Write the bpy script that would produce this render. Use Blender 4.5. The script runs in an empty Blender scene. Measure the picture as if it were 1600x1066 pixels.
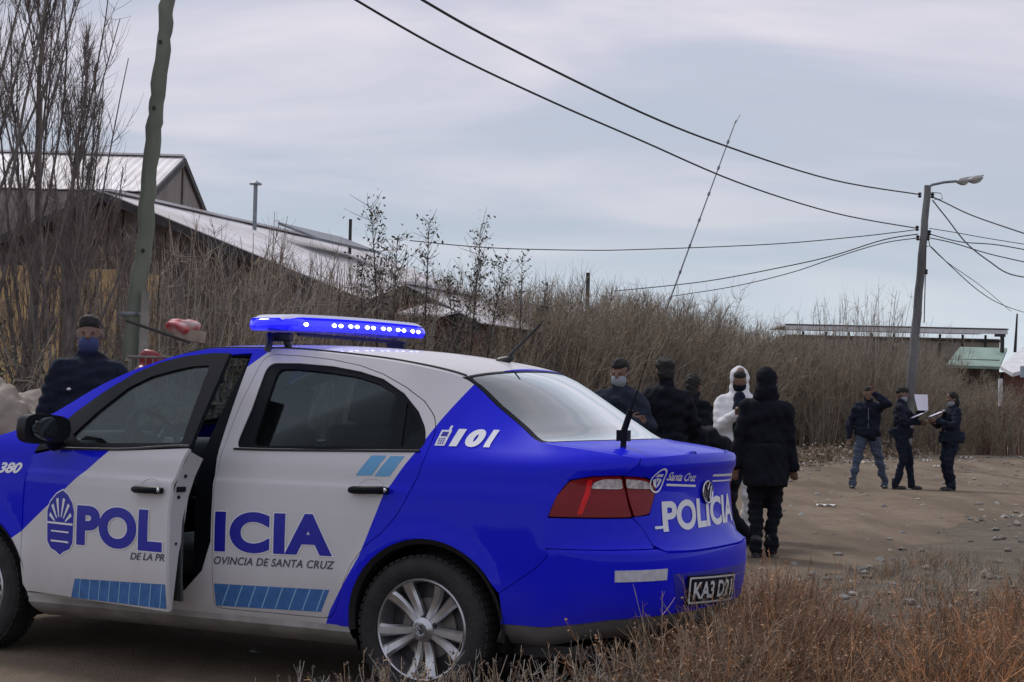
import bpy, bmesh, math, random
import numpy as np
from mathutils import Vector, Matrix, Euler, noise as mn
from mathutils.geometry import delaunay_2d_cdt
random.seed(7); RNG = np.random.default_rng(7)
PI = math.pi
sc = bpy.context.scene
C = sc.collection

# ------------------------------------------------------------------ camera, sky, sun, exposure
CAM_H = 1.2321; PITCH = .037; ROLL = .022; FOC = 2600.0
cd = bpy.data.cameras.new('camera'); cam = bpy.data.objects.new('camera', cd); C.objects.link(cam)
cd.sensor_width = 36; cd.lens = FOC/1600*36; cd.clip_end = 3000; cd.clip_start = .05
_f = Vector((0, math.cos(PITCH), math.sin(PITCH))); _r = Vector((1, 0, 0)); _u = _r.cross(_f)
_r2 = _r*math.cos(ROLL)+_u*math.sin(ROLL); _u2 = _r2.cross(_f)
cam.matrix_world = Matrix(((_r2.x, _u2.x, -_f.x, 0), (_r2.y, _u2.y, -_f.y, 0), (_r2.z, _u2.z, -_f.z, CAM_H), (0, 0, 0, 1)))
sc.camera = cam
def at(u, v, Y):
    """world point seen at photo pixel (u, v) at depth Y (used only to lay the place out)"""
    d = _r2*((u-800)/FOC)+_u2*((533-v)/FOC)+_f
    t = Y/d.y
    return Vector((d.x*t, Y, CAM_H+d.z*t))

SUN_EL = math.radians(48); SUN_AZ = math.radians(-35)     # azimuth from +Y towards +X
w = bpy.data.worlds.new('World'); sc.world = w; w.use_nodes = True
nt = w.node_tree; nt.nodes.clear()
def N(t, k, **kw):
    n = t.nodes.new(k)
    for a, b in kw.items(): setattr(n, a, b)
    return n
out = N(nt, 'ShaderNodeOutputWorld'); bg = N(nt, 'ShaderNodeBackground')
sky = N(nt, 'ShaderNodeTexSky', sky_type='NISHITA'); sky.sun_disc = False
sky.sun_elevation = SUN_EL; sky.sun_rotation = SUN_AZ
sk = N(nt, 'ShaderNodeVectorMath', operation='SCALE'); sk.inputs['Scale'].default_value = .8
nt.links.new(sky.outputs[0], sk.inputs[0])
tc = N(nt, 'ShaderNodeTexCoord'); sep = N(nt, 'ShaderNodeSeparateXYZ'); nt.links.new(tc.outputs['Generated'], sep.inputs[0])
# clouds: project the direction on a layer overhead so that bands flatten towards the horizon
add = N(nt, 'ShaderNodeMath', operation='ADD'); add.inputs[1].default_value = .22
mx = N(nt, 'ShaderNodeMath', operation='MAXIMUM'); mx.inputs[1].default_value = 0; nt.links.new(sep.outputs[2], mx.inputs[0]); nt.links.new(mx.outputs[0], add.inputs[0])
dx = N(nt, 'ShaderNodeMath', operation='DIVIDE'); dy = N(nt, 'ShaderNodeMath', operation='DIVIDE')
nt.links.new(sep.outputs[0], dx.inputs[0]); nt.links.new(add.outputs[0], dx.inputs[1]); nt.links.new(sep.outputs[1], dy.inputs[0]); nt.links.new(add.outputs[0], dy.inputs[1])
cmb = N(nt, 'ShaderNodeCombineXYZ'); nt.links.new(dx.outputs[0], cmb.inputs[0]); nt.links.new(dy.outputs[0], cmb.inputs[1])
mp = N(nt, 'ShaderNodeMapping'); mp.inputs['Rotation'].default_value = (0, 0, .25); mp.inputs['Scale'].default_value = (.8, 1.9, 1)
nt.links.new(cmb.outputs[0], mp.inputs[0])
nz = N(nt, 'ShaderNodeTexNoise'); nz.inputs['Scale'].default_value = 1.5; nz.inputs['Detail'].default_value = 6; nz.inputs['Roughness'].default_value = .5; nz.inputs['Distortion'].default_value = .5
nt.links.new(mp.outputs[0], nz.inputs['Vector'])
cr = N(nt, 'ShaderNodeValToRGB'); e = cr.color_ramp.elements
e[0].position = .33; e[0].color = (.385, .43, .51, 1)
e[1].position = .66; e[1].color = (.66, .62, .665, 1)
m = e.new(.44); m.color = (.42, .45, .535, 1)
m = e.new(.53); m.color = (.515, .505, .585, 1)
nt.links.new(nz.outputs[0], cr.inputs[0])
hr = N(nt, 'ShaderNodeValToRGB'); e = hr.color_ramp.elements       # the bluish paler band low over the land
e[0].position = 0; e[0].color = (.66, .72, .77, 1); e[1].position = .235; e[1].color = (.5, .5, .60, 1)
m = e.new(.05); m.color = (.465, .54, .61, 1)
m = e.new(.11); m.color = (.375, .435, .51, 1)
nt.links.new(mx.outputs[0], hr.inputs[0])
hm = N(nt, 'ShaderNodeMapRange'); hm.inputs['From Min'].default_value = .03; hm.inputs['From Max'].default_value = .21
hm.inputs['To Min'].default_value = .12; hm.inputs['To Max'].default_value = .82
nt.links.new(mx.outputs[0], hm.inputs['Value'])
cm = N(nt, 'ShaderNodeMix', data_type='RGBA'); nt.links.new(hm.outputs[0], cm.inputs[0]); nt.links.new(hr.outputs[0], cm.inputs[6]); nt.links.new(cr.outputs[0], cm.inputs[7])
ck = N(nt, 'ShaderNodeVectorMath', operation='SCALE'); ck.inputs['Scale'].default_value = 10.0; nt.links.new(cm.outputs[2], ck.inputs[0])
mix = N(nt, 'ShaderNodeMix', data_type='RGBA'); mix.inputs[0].default_value = .94
nt.links.new(sk.outputs[0], mix.inputs[6]); nt.links.new(ck.outputs[0], mix.inputs[7])
bg.inputs['Strength'].default_value = .1
nt.links.new(mix.outputs[2], bg.inputs[0]); nt.links.new(bg.outputs[0], out.inputs[0])

sd = bpy.data.lights.new('sun', 'SUN'); sd.energy = 1.5; sd.angle = math.radians(11); sd.color = (1, .96, .9)
sun = bpy.data.objects.new('sun', sd); C.objects.link(sun)
_sd = Vector((math.sin(SUN_AZ)*math.cos(SUN_EL), math.cos(SUN_AZ)*math.cos(SUN_EL), math.sin(SUN_EL)))
sun.rotation_euler = _sd.to_track_quat('Z', 'Y').to_euler()
sc.view_settings.view_transform = 'Standard'; sc.view_settings.look = 'None'; sc.view_settings.exposure = 0.34; sc.view_settings.gamma = 1
sc.view_settings.use_curve_mapping = False

# ------------------------------------------------------------------ helpers
MATS = {}
def mat(name, col, rough=.6, var=.0, scale=8., bump=0., bscale=40., metal=0., spec=.5, coat=0., tint=False, col2=None, emit=None, detail=4, stretch=None):
    if name in MATS: return MATS[name]
    m = bpy.data.materials.new(name); m.use_nodes = True; t = m.node_tree; b = t.nodes['Principled BSDF']
    b.inputs['Base Color'].default_value = (*col, 1); b.inputs['Roughness'].default_value = rough
    b.inputs['Metallic'].default_value = metal; b.inputs['Specular IOR Level'].default_value = spec; b.inputs['Coat Weight'].default_value = coat
    b.inputs['Coat Roughness'].default_value = .08
    src = None
    tcn = N(t, 'ShaderNodeTexCoord'); vec = tcn.outputs['Object']
    if stretch:
        mpn = N(t, 'ShaderNodeMapping'); mpn.inputs['Scale'].default_value = stretch; t.links.new(vec, mpn.inputs[0]); vec = mpn.outputs[0]
    if var or col2:
        n = N(t, 'ShaderNodeTexNoise'); n.inputs['Scale'].default_value = scale; n.inputs['Detail'].default_value = detail; t.links.new(vec, n.inputs['Vector'])
        r = N(t, 'ShaderNodeMapRange'); r.inputs['From Min'].default_value = .32; r.inputs['From Max'].default_value = .68; t.links.new(n.outputs[0], r.inputs['Value'])
        x = N(t, 'ShaderNodeMix', data_type='RGBA'); t.links.new(r.outputs[0], x.inputs[0])
        c2 = col2 if col2 else tuple(c*(1+var) for c in col); c1 = col if col2 else tuple(c*(1-var) for c in col)
        x.inputs[6].default_value = (*c1, 1); x.inputs[7].default_value = (*c2, 1); src = x.outputs[2]
    if tint:
        a = N(t, 'ShaderNodeAttribute', attribute_name='tint')
        x = N(t, 'ShaderNodeMix', data_type='RGBA', blend_type='MULTIPLY'); x.inputs[0].default_value = 1
        if src: t.links.new(src, x.inputs[6])
        else: x.inputs[6].default_value = (*col, 1)
        t.links.new(a.outputs['Color'], x.inputs[7]); src = x.outputs[2]
    if src: t.links.new(src, b.inputs['Base Color'])
    if bump:
        n = N(t, 'ShaderNodeTexNoise'); n.inputs['Scale'].default_value = bscale; n.inputs['Detail'].default_value = 5; t.links.new(vec, n.inputs['Vector'])
        bp = N(t, 'ShaderNodeBump'); bp.inputs['Strength'].default_value = bump; bp.inputs['Distance'].default_value = .02
        t.links.new(n.outputs[0], bp.inputs['Height']); t.links.new(bp.outputs[0], b.inputs['Normal'])
    if emit:
        b.inputs['Emission Color'].default_value = (*emit[0], 1); b.inputs['Emission Strength'].default_value = emit[1]
    MATS[name] = m
    return m

def link(name, me, m=None, parent=None):
    o = bpy.data.objects.new(name, me); C.objects.link(o)
    if m is not None:
        for x in (m if isinstance(m, (list, tuple)) else [m]): me.materials.append(x)
    if parent is not None: o.parent = parent
    return o
def tag(o, label=None, cat=None, group=None, kind=None):
    if label: o['label'] = label
    if cat: o['category'] = cat
    if group: o['group'] = group
    if kind: o['kind'] = kind
    return o
def thing(name, label, cat, loc=(0, 0, 0), rz=0, group=None):
    o = bpy.data.objects.new(name, None); C.objects.link(o); o.location = loc; o.rotation_euler = (0, 0, rz); o.empty_display_size = .2
    return tag(o, label, cat, group)
def copy_tree(o, parent=None):
    c = o.copy(); C.objects.link(c)
    if parent is not None: c.parent = parent
    for ch in list(o.children): copy_tree(ch, c)
    return c

class MB:
    """collects shapes into one mesh"""
    def __init__(s): s.v = []; s.f = []; s.mi = []; s.cur = 0
    def add(s, vs, fs):
        o = len(s.v); s.v += [tuple(p) for p in vs]; s.f += [tuple(i+o for i in f) for f in fs]; s.mi += [s.cur]*len(fs); return s
    def box(s, c, d, R=None, bev=0.):
        x, y, z = d[0]/2, d[1]/2, d[2]/2; vs = []
        for sz in (-1, 1):
            for sx, sy in ((-1, -1), (1, -1), (1, 1), (-1, 1)): vs.append(Vector((sx*x, sy*y, sz*z)))
        if R is not None: vs = [R @ v for v in vs]
        vs = [v+Vector(c) for v in vs]
        return s.add(vs, [(3, 2, 1, 0), (4, 5, 6, 7), (0, 1, 5, 4), (1, 2, 6, 5), (2, 3, 7, 6), (3, 0, 4, 7)])
    def tube(s, pts, rad, n=8, cap=True):
        pts = [Vector(p) for p in pts]
        if not isinstance(rad, (list, tuple)): rad = [rad]*len(pts)
        rings = []; d0 = None
        for i, p in enumerate(pts):
            d = (pts[min(i+1, len(pts)-1)]-pts[max(i-1, 0)]).normalized()
            if d0 is None:
                a = d.orthogonal().normalized()
            else:
                a = (a-d*a.dot(d)).normalized()
            d0 = d; b = d.cross(a)
            rings.append([p+(a*math.cos(2*PI*k/n)+b*math.sin(2*PI*k/n))*rad[i] for k in range(n)])
        vs = [q for r in rings for q in r]; fs = []
        for i in range(len(pts)-1):
            for k in range(n): fs.append((i*n+k, i*n+(k+1) % n, (i+1)*n+(k+1) % n, (i+1)*n+k))
        if cap: fs += [tuple(range(n-1, -1, -1)), tuple(range((len(pts)-1)*n, len(pts)*n))]
        return s.add(vs, fs)
    def lathe(s, prof, n=24, axis='Z', c=(0, 0, 0), close=False):
        vs = []; m_ = len(prof)
        for k in range(n):
            a = 2*PI*k/n
            for r, h in prof:
                p = (r*math.cos(a), r*math.sin(a), h)
                if axis == 'Y': p = (p[0], p[2], p[1])
                if axis == 'X': p = (p[2], p[0], p[1])
                vs.append((p[0]+c[0], p[1]+c[1], p[2]+c[2]))
        fs = []
        for k in range(n):
            for i in range(m_-1 if not close else m_):
                j = (i+1) % m_
                q = (k*m_+i, ((k+1) % n)*m_+i, ((k+1) % n)*m_+j, k*m_+j)
                fs.append(q if axis != 'Y' else q[::-1])
        return s.add(vs, fs)
    def ell(s, c, r, R=None, nu=14, nv=9):
        vs = []; c = Vector(c)
        for i in range(nv+1):
            th = PI*i/nv
            for k in range(nu):
                a = 2*PI*k/nu; p = Vector((r[0]*math.sin(th)*math.cos(a), r[1]*math.sin(th)*math.sin(a), r[2]*math.cos(th)))
                vs.append((R @ p if R is not None else p)+c)
        fs = [(i*nu+k, (i+1)*nu+k, (i+1)*nu+(k+1) % nu, i*nu+(k+1) % nu) for i in range(nv) for k in range(nu)]
        return s.add(vs, fs)
    def cap(s, p0, r0, p1, r1, n=12, q=(1, 1)):
        """tapered capsule between two joints"""
        p0, p1 = Vector(p0), Vector(p1); d = (p1-p0); L = d.length; d = d/max(L, 1e-6)
        pts = []; rr = []
        for t in (0, .35, .7, 1): pts.append(p0-d*r0*math.cos(t*PI/2)); rr.append(max(.0005, r0*math.sin(t*PI/2)))
        for t in (.25, .5, .75): pts.append(p0+d*L*t); rr.append(r0+(r1-r0)*t)
        for t in (1, .7, .35, 0): pts.append(p1+d*r1*math.cos(t*PI/2)); rr.append(max(.0005, r1*math.sin(t*PI/2)))
        return s.tube(pts, rr, n)
    def prism(s, poly, a, b, fn):
        """poly (list of 2-D points), extruded between a and b; fn maps (p, h) to 3-D"""
        n = len(poly); vs = [fn(p, a) for p in poly]+[fn(p, b) for p in poly]
        fs = [tuple(range(n-1, -1, -1)), tuple(range(n, 2*n))]+[(i, (i+1) % n, n+(i+1) % n, n+i) for i in range(n)]
        return s.add(vs, fs)
    def mesh(s, name='mesh', smooth=True, ang=35):
        me = bpy.data.meshes.new(name); me.from_pydata([tuple(v) for v in s.v], [], s.f)
        if max(s.mi, default=0) > 0: me.polygons.foreach_set('material_index', s.mi)
        bm = bmesh.new(); bm.from_mesh(me); bmesh.ops.recalc_face_normals(bm, faces=bm.faces); bm.to_mesh(me); bm.free()
        if smooth:
            me.shade_smooth(); me.set_sharp_from_angle(angle=math.radians(ang))
        return me
    def build(s, name, m=None, parent=None, smooth=True, ang=35, bevel=0, seg=2):
        o = link(name, s.mesh(name, smooth, ang), m, parent)
        if bevel:
            md = o.modifiers.new('bevel', 'BEVEL'); md.width = bevel; md.segments = seg; md.limit_method = 'ANGLE'; md.angle_limit = math.radians(40)
        return o

def inside(p, poly):
    x, y = p; c = False; n = len(poly); j = n-1
    for i in range(n):
        xi, yi = poly[i]; xj, yj = poly[j]
        if (yi > y) != (yj > y) and x < (xj-xi)*(y-yi)/(yj-yi)+xi: c = not c
        j = i
    return c
def seg_dist(p, poly):
    best = 9.
    n = len(poly)
    for i in range(n):
        ax, ay = poly[i]; bx, by = poly[(i+1) % n]; dx_, dy_ = bx-ax, by-ay
        L = dx_*dx_+dy_*dy_
        t = 0 if L == 0 else max(0, min(1, ((p[0]-ax)*dx_+(p[1]-ay)*dy_)/L))
        best = min(best, math.hypot(p[0]-ax-t*dx_, p[1]-ay-t*dy_))
    return best
def dens(poly, step):
    o = []
    for i in range(len(poly)):
        a, b = poly[i], poly[(i+1) % len(poly)]
        k = max(1, int(math.hypot(b[0]-a[0], b[1]-a[1])/step))
        o += [(a[0]+(b[0]-a[0])*j/k, a[1]+(b[1]-a[1])*j/k) for j in range(k)]
    return o
def rnd(poly, r, seg=4):
    """round the corners of a polygon; r a number"""
    o = []; n = len(poly)
    for i in range(n):
        p = Vector(poly[i]); a = Vector(poly[i-1])-p; b = Vector(poly[(i+1) % n])-p
        if a.length < 1e-6 or b.length < 1e-6: continue
        k = min(r, a.length*.45, b.length*.45)
        if a.normalized().dot(b.normalized()) < -.97: o.append(tuple(p)); continue
        A = p+a.normalized()*k; B = p+b.normalized()*k
        for j in range(seg+1):
            t = j/seg; q = A*(1-t)**2+p*2*t*(1-t)+B*t*t; o.append((q.x, q.y))
    return o
def skin(name, outer, fn, holes=(), step=.03, thick=.012, m=None, parent=None, mirror=False, rows=(), off=0., centre=(1.2, 0, .75), org=(0, 0, 0), cols=()):
    """a sheet-metal panel: region `outer` minus `holes` in surface coordinates, cut on the surface fn(a, b) -> car point"""
    outer = dens(outer, step); holes = [dens(h, step) for h in holes]
    pts = []; edges = []
    for loop in [outer]+holes:
        k = len(pts); n = len(loop); pts += loop; edges += [(k+i, k+(i+1) % n) for i in range(n)]
    x0 = min(p[0] for p in outer); x1 = max(p[0] for p in outer); y0 = min(p[1] for p in outer); y1 = max(p[1] for p in outer)
    xs = list(np.arange(x0+step*.5, x1, step))+list(cols); ys = [y for y in np.arange(y0+step*.5, y1, step) if all(abs(y-r) > step*.35 for r in rows)]+[r for r in rows if y0 < r < y1]
    allr = [outer]+holes
    for y in ys:
        for x in xs:
            p = (float(x), float(y))
            if inside(p, outer) and not any(inside(p, h) for h in holes) and min(seg_dist(p, l) for l in allr) > step*.33: pts.append(p)
    vs2, _, fs, _, _, _ = delaunay_2d_cdt([Vector(p) for p in pts], edges, [], 0, 1e-6)
    tri = []
    for f in fs:
        cx_ = sum(vs2[i].x for i in f)/len(f); cy_ = sum(vs2[i].y for i in f)/len(f)
        if inside((cx_, cy_), outer) and not any(inside((cx_, cy_), h) for h in holes): tri.append(tuple(f))
    cen = Vector(centre); P = []; Nn = []; eps = 1e-3
    for v in vs2:
        p = Vector(fn(v.x, v.y)); a = Vector(fn(v.x+eps, v.y))-Vector(fn(v.x-eps, v.y)); b = Vector(fn(v.x, v.y+eps))-Vector(fn(v.x, v.y-eps))
        n = a.cross(b)
        if n.length < 1e-12: n = p-cen
        n.normalize()
        if n.dot(p-cen) < 0: n = -n
        P.append(p+n*off); Nn.append(n)
    nv = len(P)
    # orient triangles outward
    T = []
    for f in tri:
        g = (P[f[1]]-P[f[0]]).cross(P[f[2]]-P[f[0]])
        T.append(f if g.dot(Nn[f[0]]) >= 0 else f[::-1])
    ec = {}
    for f in T:
        for i in range(len(f)):
            a, b = f[i], f[(i+1) % len(f)]; ec[(a, b)] = 1
    bd = [(a, b) for (a, b) in ec if (b, a) not in ec]
    V = [tuple(p) for p in P]+[tuple(p-n*thick) for p, n in zip(P, Nn)]
    VN = [tuple(n) for n in Nn]+[tuple(-n) for n in Nn]
    Fc = [tuple(f) for f in T]+[tuple(i+nv for i in f[::-1]) for f in T]
    for a, b in bd:
        k = len(V); n = (P[b]-P[a]).cross(Nn[a]); n = tuple(n.normalized()) if n.length > 1e-9 else (0, 0, 1)
        V += [V[a], V[a+nv], V[b+nv], V[b]]; VN += [n]*4; Fc.append((k, k+1, k+2, k+3))
    if mirror:
        V = [(x, -y, z) for x, y, z in V]; VN = [(x, -y, z) for x, y, z in VN]; Fc = [f[::-1] for f in Fc]
    me = bpy.data.meshes.new(name)
    me.from_pydata([(x-org[0], y-org[1], z-org[2]) for x, y, z in V], [], Fc)
    at_ = me.attributes.new('P0', 'FLOAT_VECTOR', 'POINT'); at_.data.foreach_set('vector', [c for v in V for c in v])
    me.shade_smooth(); me.normals_split_custom_set_from_vertices(VN)
    return link(name, me, m, parent)
def sheet(name, pts, fn, m, parent, off=.0015, nu=6, nv=4, mirror=False, org=(0, 0, 0), thick=.001):
    """flat print: quads (4 surface points each) laid on fn"""
    mb = MB()
    for q in pts:
        vs = []
        for i in range(nu+1):
            for j in range(nv+1):
                u, v = i/nu, j/nv
                a = (1-v)*((1-u)*q[0][0]+u*q[1][0])+v*((1-u)*q[3][0]+u*q[2][0]); b = (1-v)*((1-u)*q[0][1]+u*q[1][1])+v*((1-u)*q[3][1]+u*q[2][1])
                vs.append(surf(fn, a, b, off, mirror, org))
        mb.add(vs, [(i*(nv+1)+j, (i+1)*(nv+1)+j, (i+1)*(nv+1)+j+1, i*(nv+1)+j+1) for i in range(nu) for j in range(nv)])
    return mb.build(name, m, parent)
def surf(fn, a, b, off=0., mirror=False, org=(0, 0, 0), cen=Vector((1.2, 0, .75))):
    eps = 1e-3; p = Vector(fn(a, b)); n = (Vector(fn(a+eps, b))-Vector(fn(a-eps, b))).cross(Vector(fn(a, b+eps))-Vector(fn(a, b-eps)))
    n.normalize()
    if n.dot(p-cen) < 0: n = -n
    p = p+n*off
    if mirror: p.y = -p.y
    return p-Vector(org)
def text2d(txt, bold=.0, shear=0., space=1.0):
    cu = bpy.data.curves.new('lettering', 'FONT'); cu.body = txt; cu.offset = bold; cu.shear = shear; cu.resolution_u = 8; cu.space_character = space
    o = bpy.data.objects.new('lettering', cu); C.objects.link(o)
    dg = bpy.context.evaluated_depsgraph_get(); dg.update(); me = bpy.data.meshes.new_from_object(o.evaluated_get(dg))
    bpy.data.objects.remove(o); bpy.data.curves.remove(cu)
    return me
def lettering(txt, box, fn, m, parent, name='lettering', bold=.02, shear=0., off=.002, mirror=False, org=(0, 0, 0), pad=0., space=1.0, ref=None):
    """box = (a_left, b_bottom_left, a_right, b_bottom_right, height) in surface coordinates"""
    me = text2d(txt, bold, shear, space)
    bm = bmesh.new(); bm.from_mesh(me); bpy.data.meshes.remove(me)
    base = text2d(txt, ref if ref is not None else bold, shear, space); xs = [v.co.x for v in base.vertices]; ys = [v.co.y for v in base.vertices]; bpy.data.meshes.remove(base)
    x0, x1, y0, y1 = min(xs), max(xs), min(ys), max(ys)
    for k in range(1, 6):
        bmesh.ops.bisect_plane(bm, geom=bm.verts[:]+bm.edges[:]+bm.faces[:], plane_co=(0, y0+(y1-y0)*k/6, 0), plane_no=(0, 1, 0))
    nx = max(2, int(abs(box[2]-box[0])/.04))
    for k in range(1, nx):
        bmesh.ops.bisect_plane(bm, geom=bm.verts[:]+bm.edges[:]+bm.faces[:], plane_co=(x0+(x1-x0)*k/nx, 0, 0), plane_no=(1, 0, 0))
    aL, bL, aR, bR, H = box
    for v in bm.verts:
        u = (v.co.x-x0)/(x1-x0); t = (v.co.y-y0)/(y1-y0)
        v.co = surf(fn, aL+(aR-aL)*u, bL+(bR-bL)*u+H*t, off, mirror, org)
    me = bpy.data.meshes.new(name); bm.to_mesh(me); bm.free()
    return link(name, me, m, parent)

# vectorised thin stems: P (n,k,3) centre lines, R (n,k) radii, T (n,3) tints
def stems(name, P, R, T=None, m=None, parent=None, sides=3):
    n, k, _ = P.shape
    D = np.empty_like(P); D[:, 1:-1] = P[:, 2:]-P[:, :-2]; D[:, 0] = P[:, 1]-P[:, 0]; D[:, -1] = P[:, -1]-P[:, -2]
    D /= np.maximum(np.linalg.norm(D, axis=2, keepdims=True), 1e-9)
    ref = np.where(np.abs(D[..., 2:3]) > .9, np.array([1., 0, 0]), np.array([0, 0, 1.]))
    A = np.cross(D, ref); A /= np.maximum(np.linalg.norm(A, axis=2, keepdims=True), 1e-9); B = np.cross(D, A)
    ang = np.arange(sides)*2*PI/sides
    V = P[:, :, None, :]+R[:, :, None, None]*(A[:, :, None, :]*np.cos(ang)[None, None, :, None]+B[:, :, None, :]*np.sin(ang)[None, None, :, None])
    V = V.reshape(-1, 3)
    base = (np.arange(n)*k*sides)[:, None, None]; i = (np.arange(k-1)*sides)[None, :, None]; s = np.arange(sides)[None, None, :]; s2 = (s+1) % sides
    F = np.stack([base+i+s, base+i+s2, base+i+sides+s2, base+i+sides+s], -1).reshape(-1, 4)
    me = bpy.data.meshes.new(name); me.vertices.add(len(V)); me.vertices.foreach_set('co', V.ravel())
    me.loops.add(F.size); me.loops.foreach_set('vertex_index', F.ravel().astype(np.int32)); me.polygons.add(len(F))
    me.polygons.foreach_set('loop_start', np.arange(len(F), dtype=np.int32)*4); me.polygons.foreach_set('loop_total', np.full(len(F), 4, dtype=np.int32))
    me.update(); me.validate()
    if T is not None:
        a = me.color_attributes.new('tint', 'FLOAT_COLOR', 'POINT'); cc = np.ones((len(V), 4), dtype=np.float32); cc[:, :3] = np.repeat(T, k*sides, axis=0); a.data.foreach_set('color', cc.ravel())
    me.shade_smooth()
    return me if m is None else link(name, me, m, parent)
def leaves(name, Pc, size, T=None, m=None, parent=None, rng=RNG):
    """small bent leaf quads at points Pc"""
    n = len(Pc); a = rng.normal(size=(n, 3)); a /= np.linalg.norm(a, axis=1, keepdims=True); b = np.cross(a, rng.normal(size=(n, 3))); b /= np.linalg.norm(b, axis=1, keepdims=True)
    s = size*rng.uniform(.6, 1.3, (n, 1)); V = np.stack([Pc-a*s, Pc+b*s*.45, Pc+a*s, Pc-b*s*.45], 1).reshape(-1, 3)
    F = np.arange(n*4).reshape(-1, 4); me = bpy.data.meshes.new(name); me.from_pydata(V.tolist(), [], F.tolist())
    if T is not None:
        at_ = me.color_attributes.new('tint', 'FLOAT_COLOR', 'POINT'); cc = np.ones((len(V), 4), dtype=np.float32); cc[:, :3] = np.repeat(T, 4, axis=0); at_.data.foreach_set('color', cc.ravel())
    return me if m is None else link(name, me, m, parent)
def tints(n, lo=.6, hi=1.35, warm=.12, rng=RNG):
    v = rng.uniform(lo, hi, (n, 1)); w_ = rng.uniform(-warm, warm, (n, 1)); return np.clip(np.concatenate([v*(1+w_), v, v*(1-w_)], 1), 0, 3)

# ------------------------------------------------------------------ ground and road
def vnoise(x, y, s, seed=0):
    x, y = x/s+seed*17.3, y/s+seed*9.7
    xi, yi = np.floor(x), np.floor(y); xf, yf = x-xi, y-yi
    def h(a, b):
        q = np.sin(a*127.1+b*311.7+seed*13.1)*43758.5453; return q-np.floor(q)
    u, v = xf*xf*(3-2*xf), yf*yf*(3-2*yf)
    return (h(xi, yi)*(1-u)+h(xi+1, yi)*u)*(1-v)+(h(xi, yi+1)*(1-u)+h(xi+1, yi+1)*u)*v
def sst(a, b, v):
    t = np.clip((v-a)/(b-a), 0, 1); return t*t*(3-2*t)
def road_d(x, y):          # signed distance from the near edge of the road, growing across it
    return -(x-.5)*.907+(y-8)*.42
def gz(x, y):
    x = np.asarray(x, float); y = np.asarray(y, float)
    d = road_d(x, y)
    z = -.11*sst(10, 15, y)+.06*sst(17, 30, y)
    z = z+.40*sst(12.5, 16.5, d)*sst(15, 34, y)                      # far verge
    z = z+(.05*(vnoise(x, y, 2.3, 1)-.5)+.03*(vnoise(x, y, .8, 2)-.5))*sst(8.5, 12, y)
    z = z+.10*sst(.5, -2.5, d)*sst(7.6, 10, y)*sst(-.5, 1.2, x)*(.5+vnoise(x, y, 1.1, 3))
    z = z+(.16*(vnoise(x, y, 1.7, 4)-.45)+.07*(vnoise(x, y, .5, 5)-.5))*sst(12.5, 15, d)*sst(15, 20, y)
    rut = np.exp(-((d-3.4)/.35)**2)+np.exp(-((d-5.2)/.35)**2)+np.exp(-((d-8.6)/.4)**2)
    z = z-.06*rut*sst(10, 13, y)*(.5+vnoise(x, y, 3., 6))
    return z
def G(x, y): return float(gz(x, y))
def grid_mesh(name, xs, ys, zf, keep=None, m=None):
    X, Y = np.meshgrid(xs, ys); Z = zf(X, Y); V = np.stack([X, Y, Z], -1).reshape(-1, 3); nx = len(xs); ny = len(ys)
    i = np.arange(nx-1)[None, :]; j = (np.arange(ny-1)*nx)[:, None]; F = np.stack([j+i, j+i+1, j+i+1+nx, j+i+nx], -1).reshape(-1, 4)
    if keep is not None:
        c = V[F].mean(1); F = F[keep(c[:, 0], c[:, 1])]
        used = np.unique(F); mp_ = np.zeros(len(V), int); mp_[used] = np.arange(len(used)); V = V[used]; F = mp_[F]
    me = bpy.data.meshes.new(name); me.from_pydata(V.tolist(), [], F.tolist()); me.shade_smooth()
    return link(name, me, m)
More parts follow.
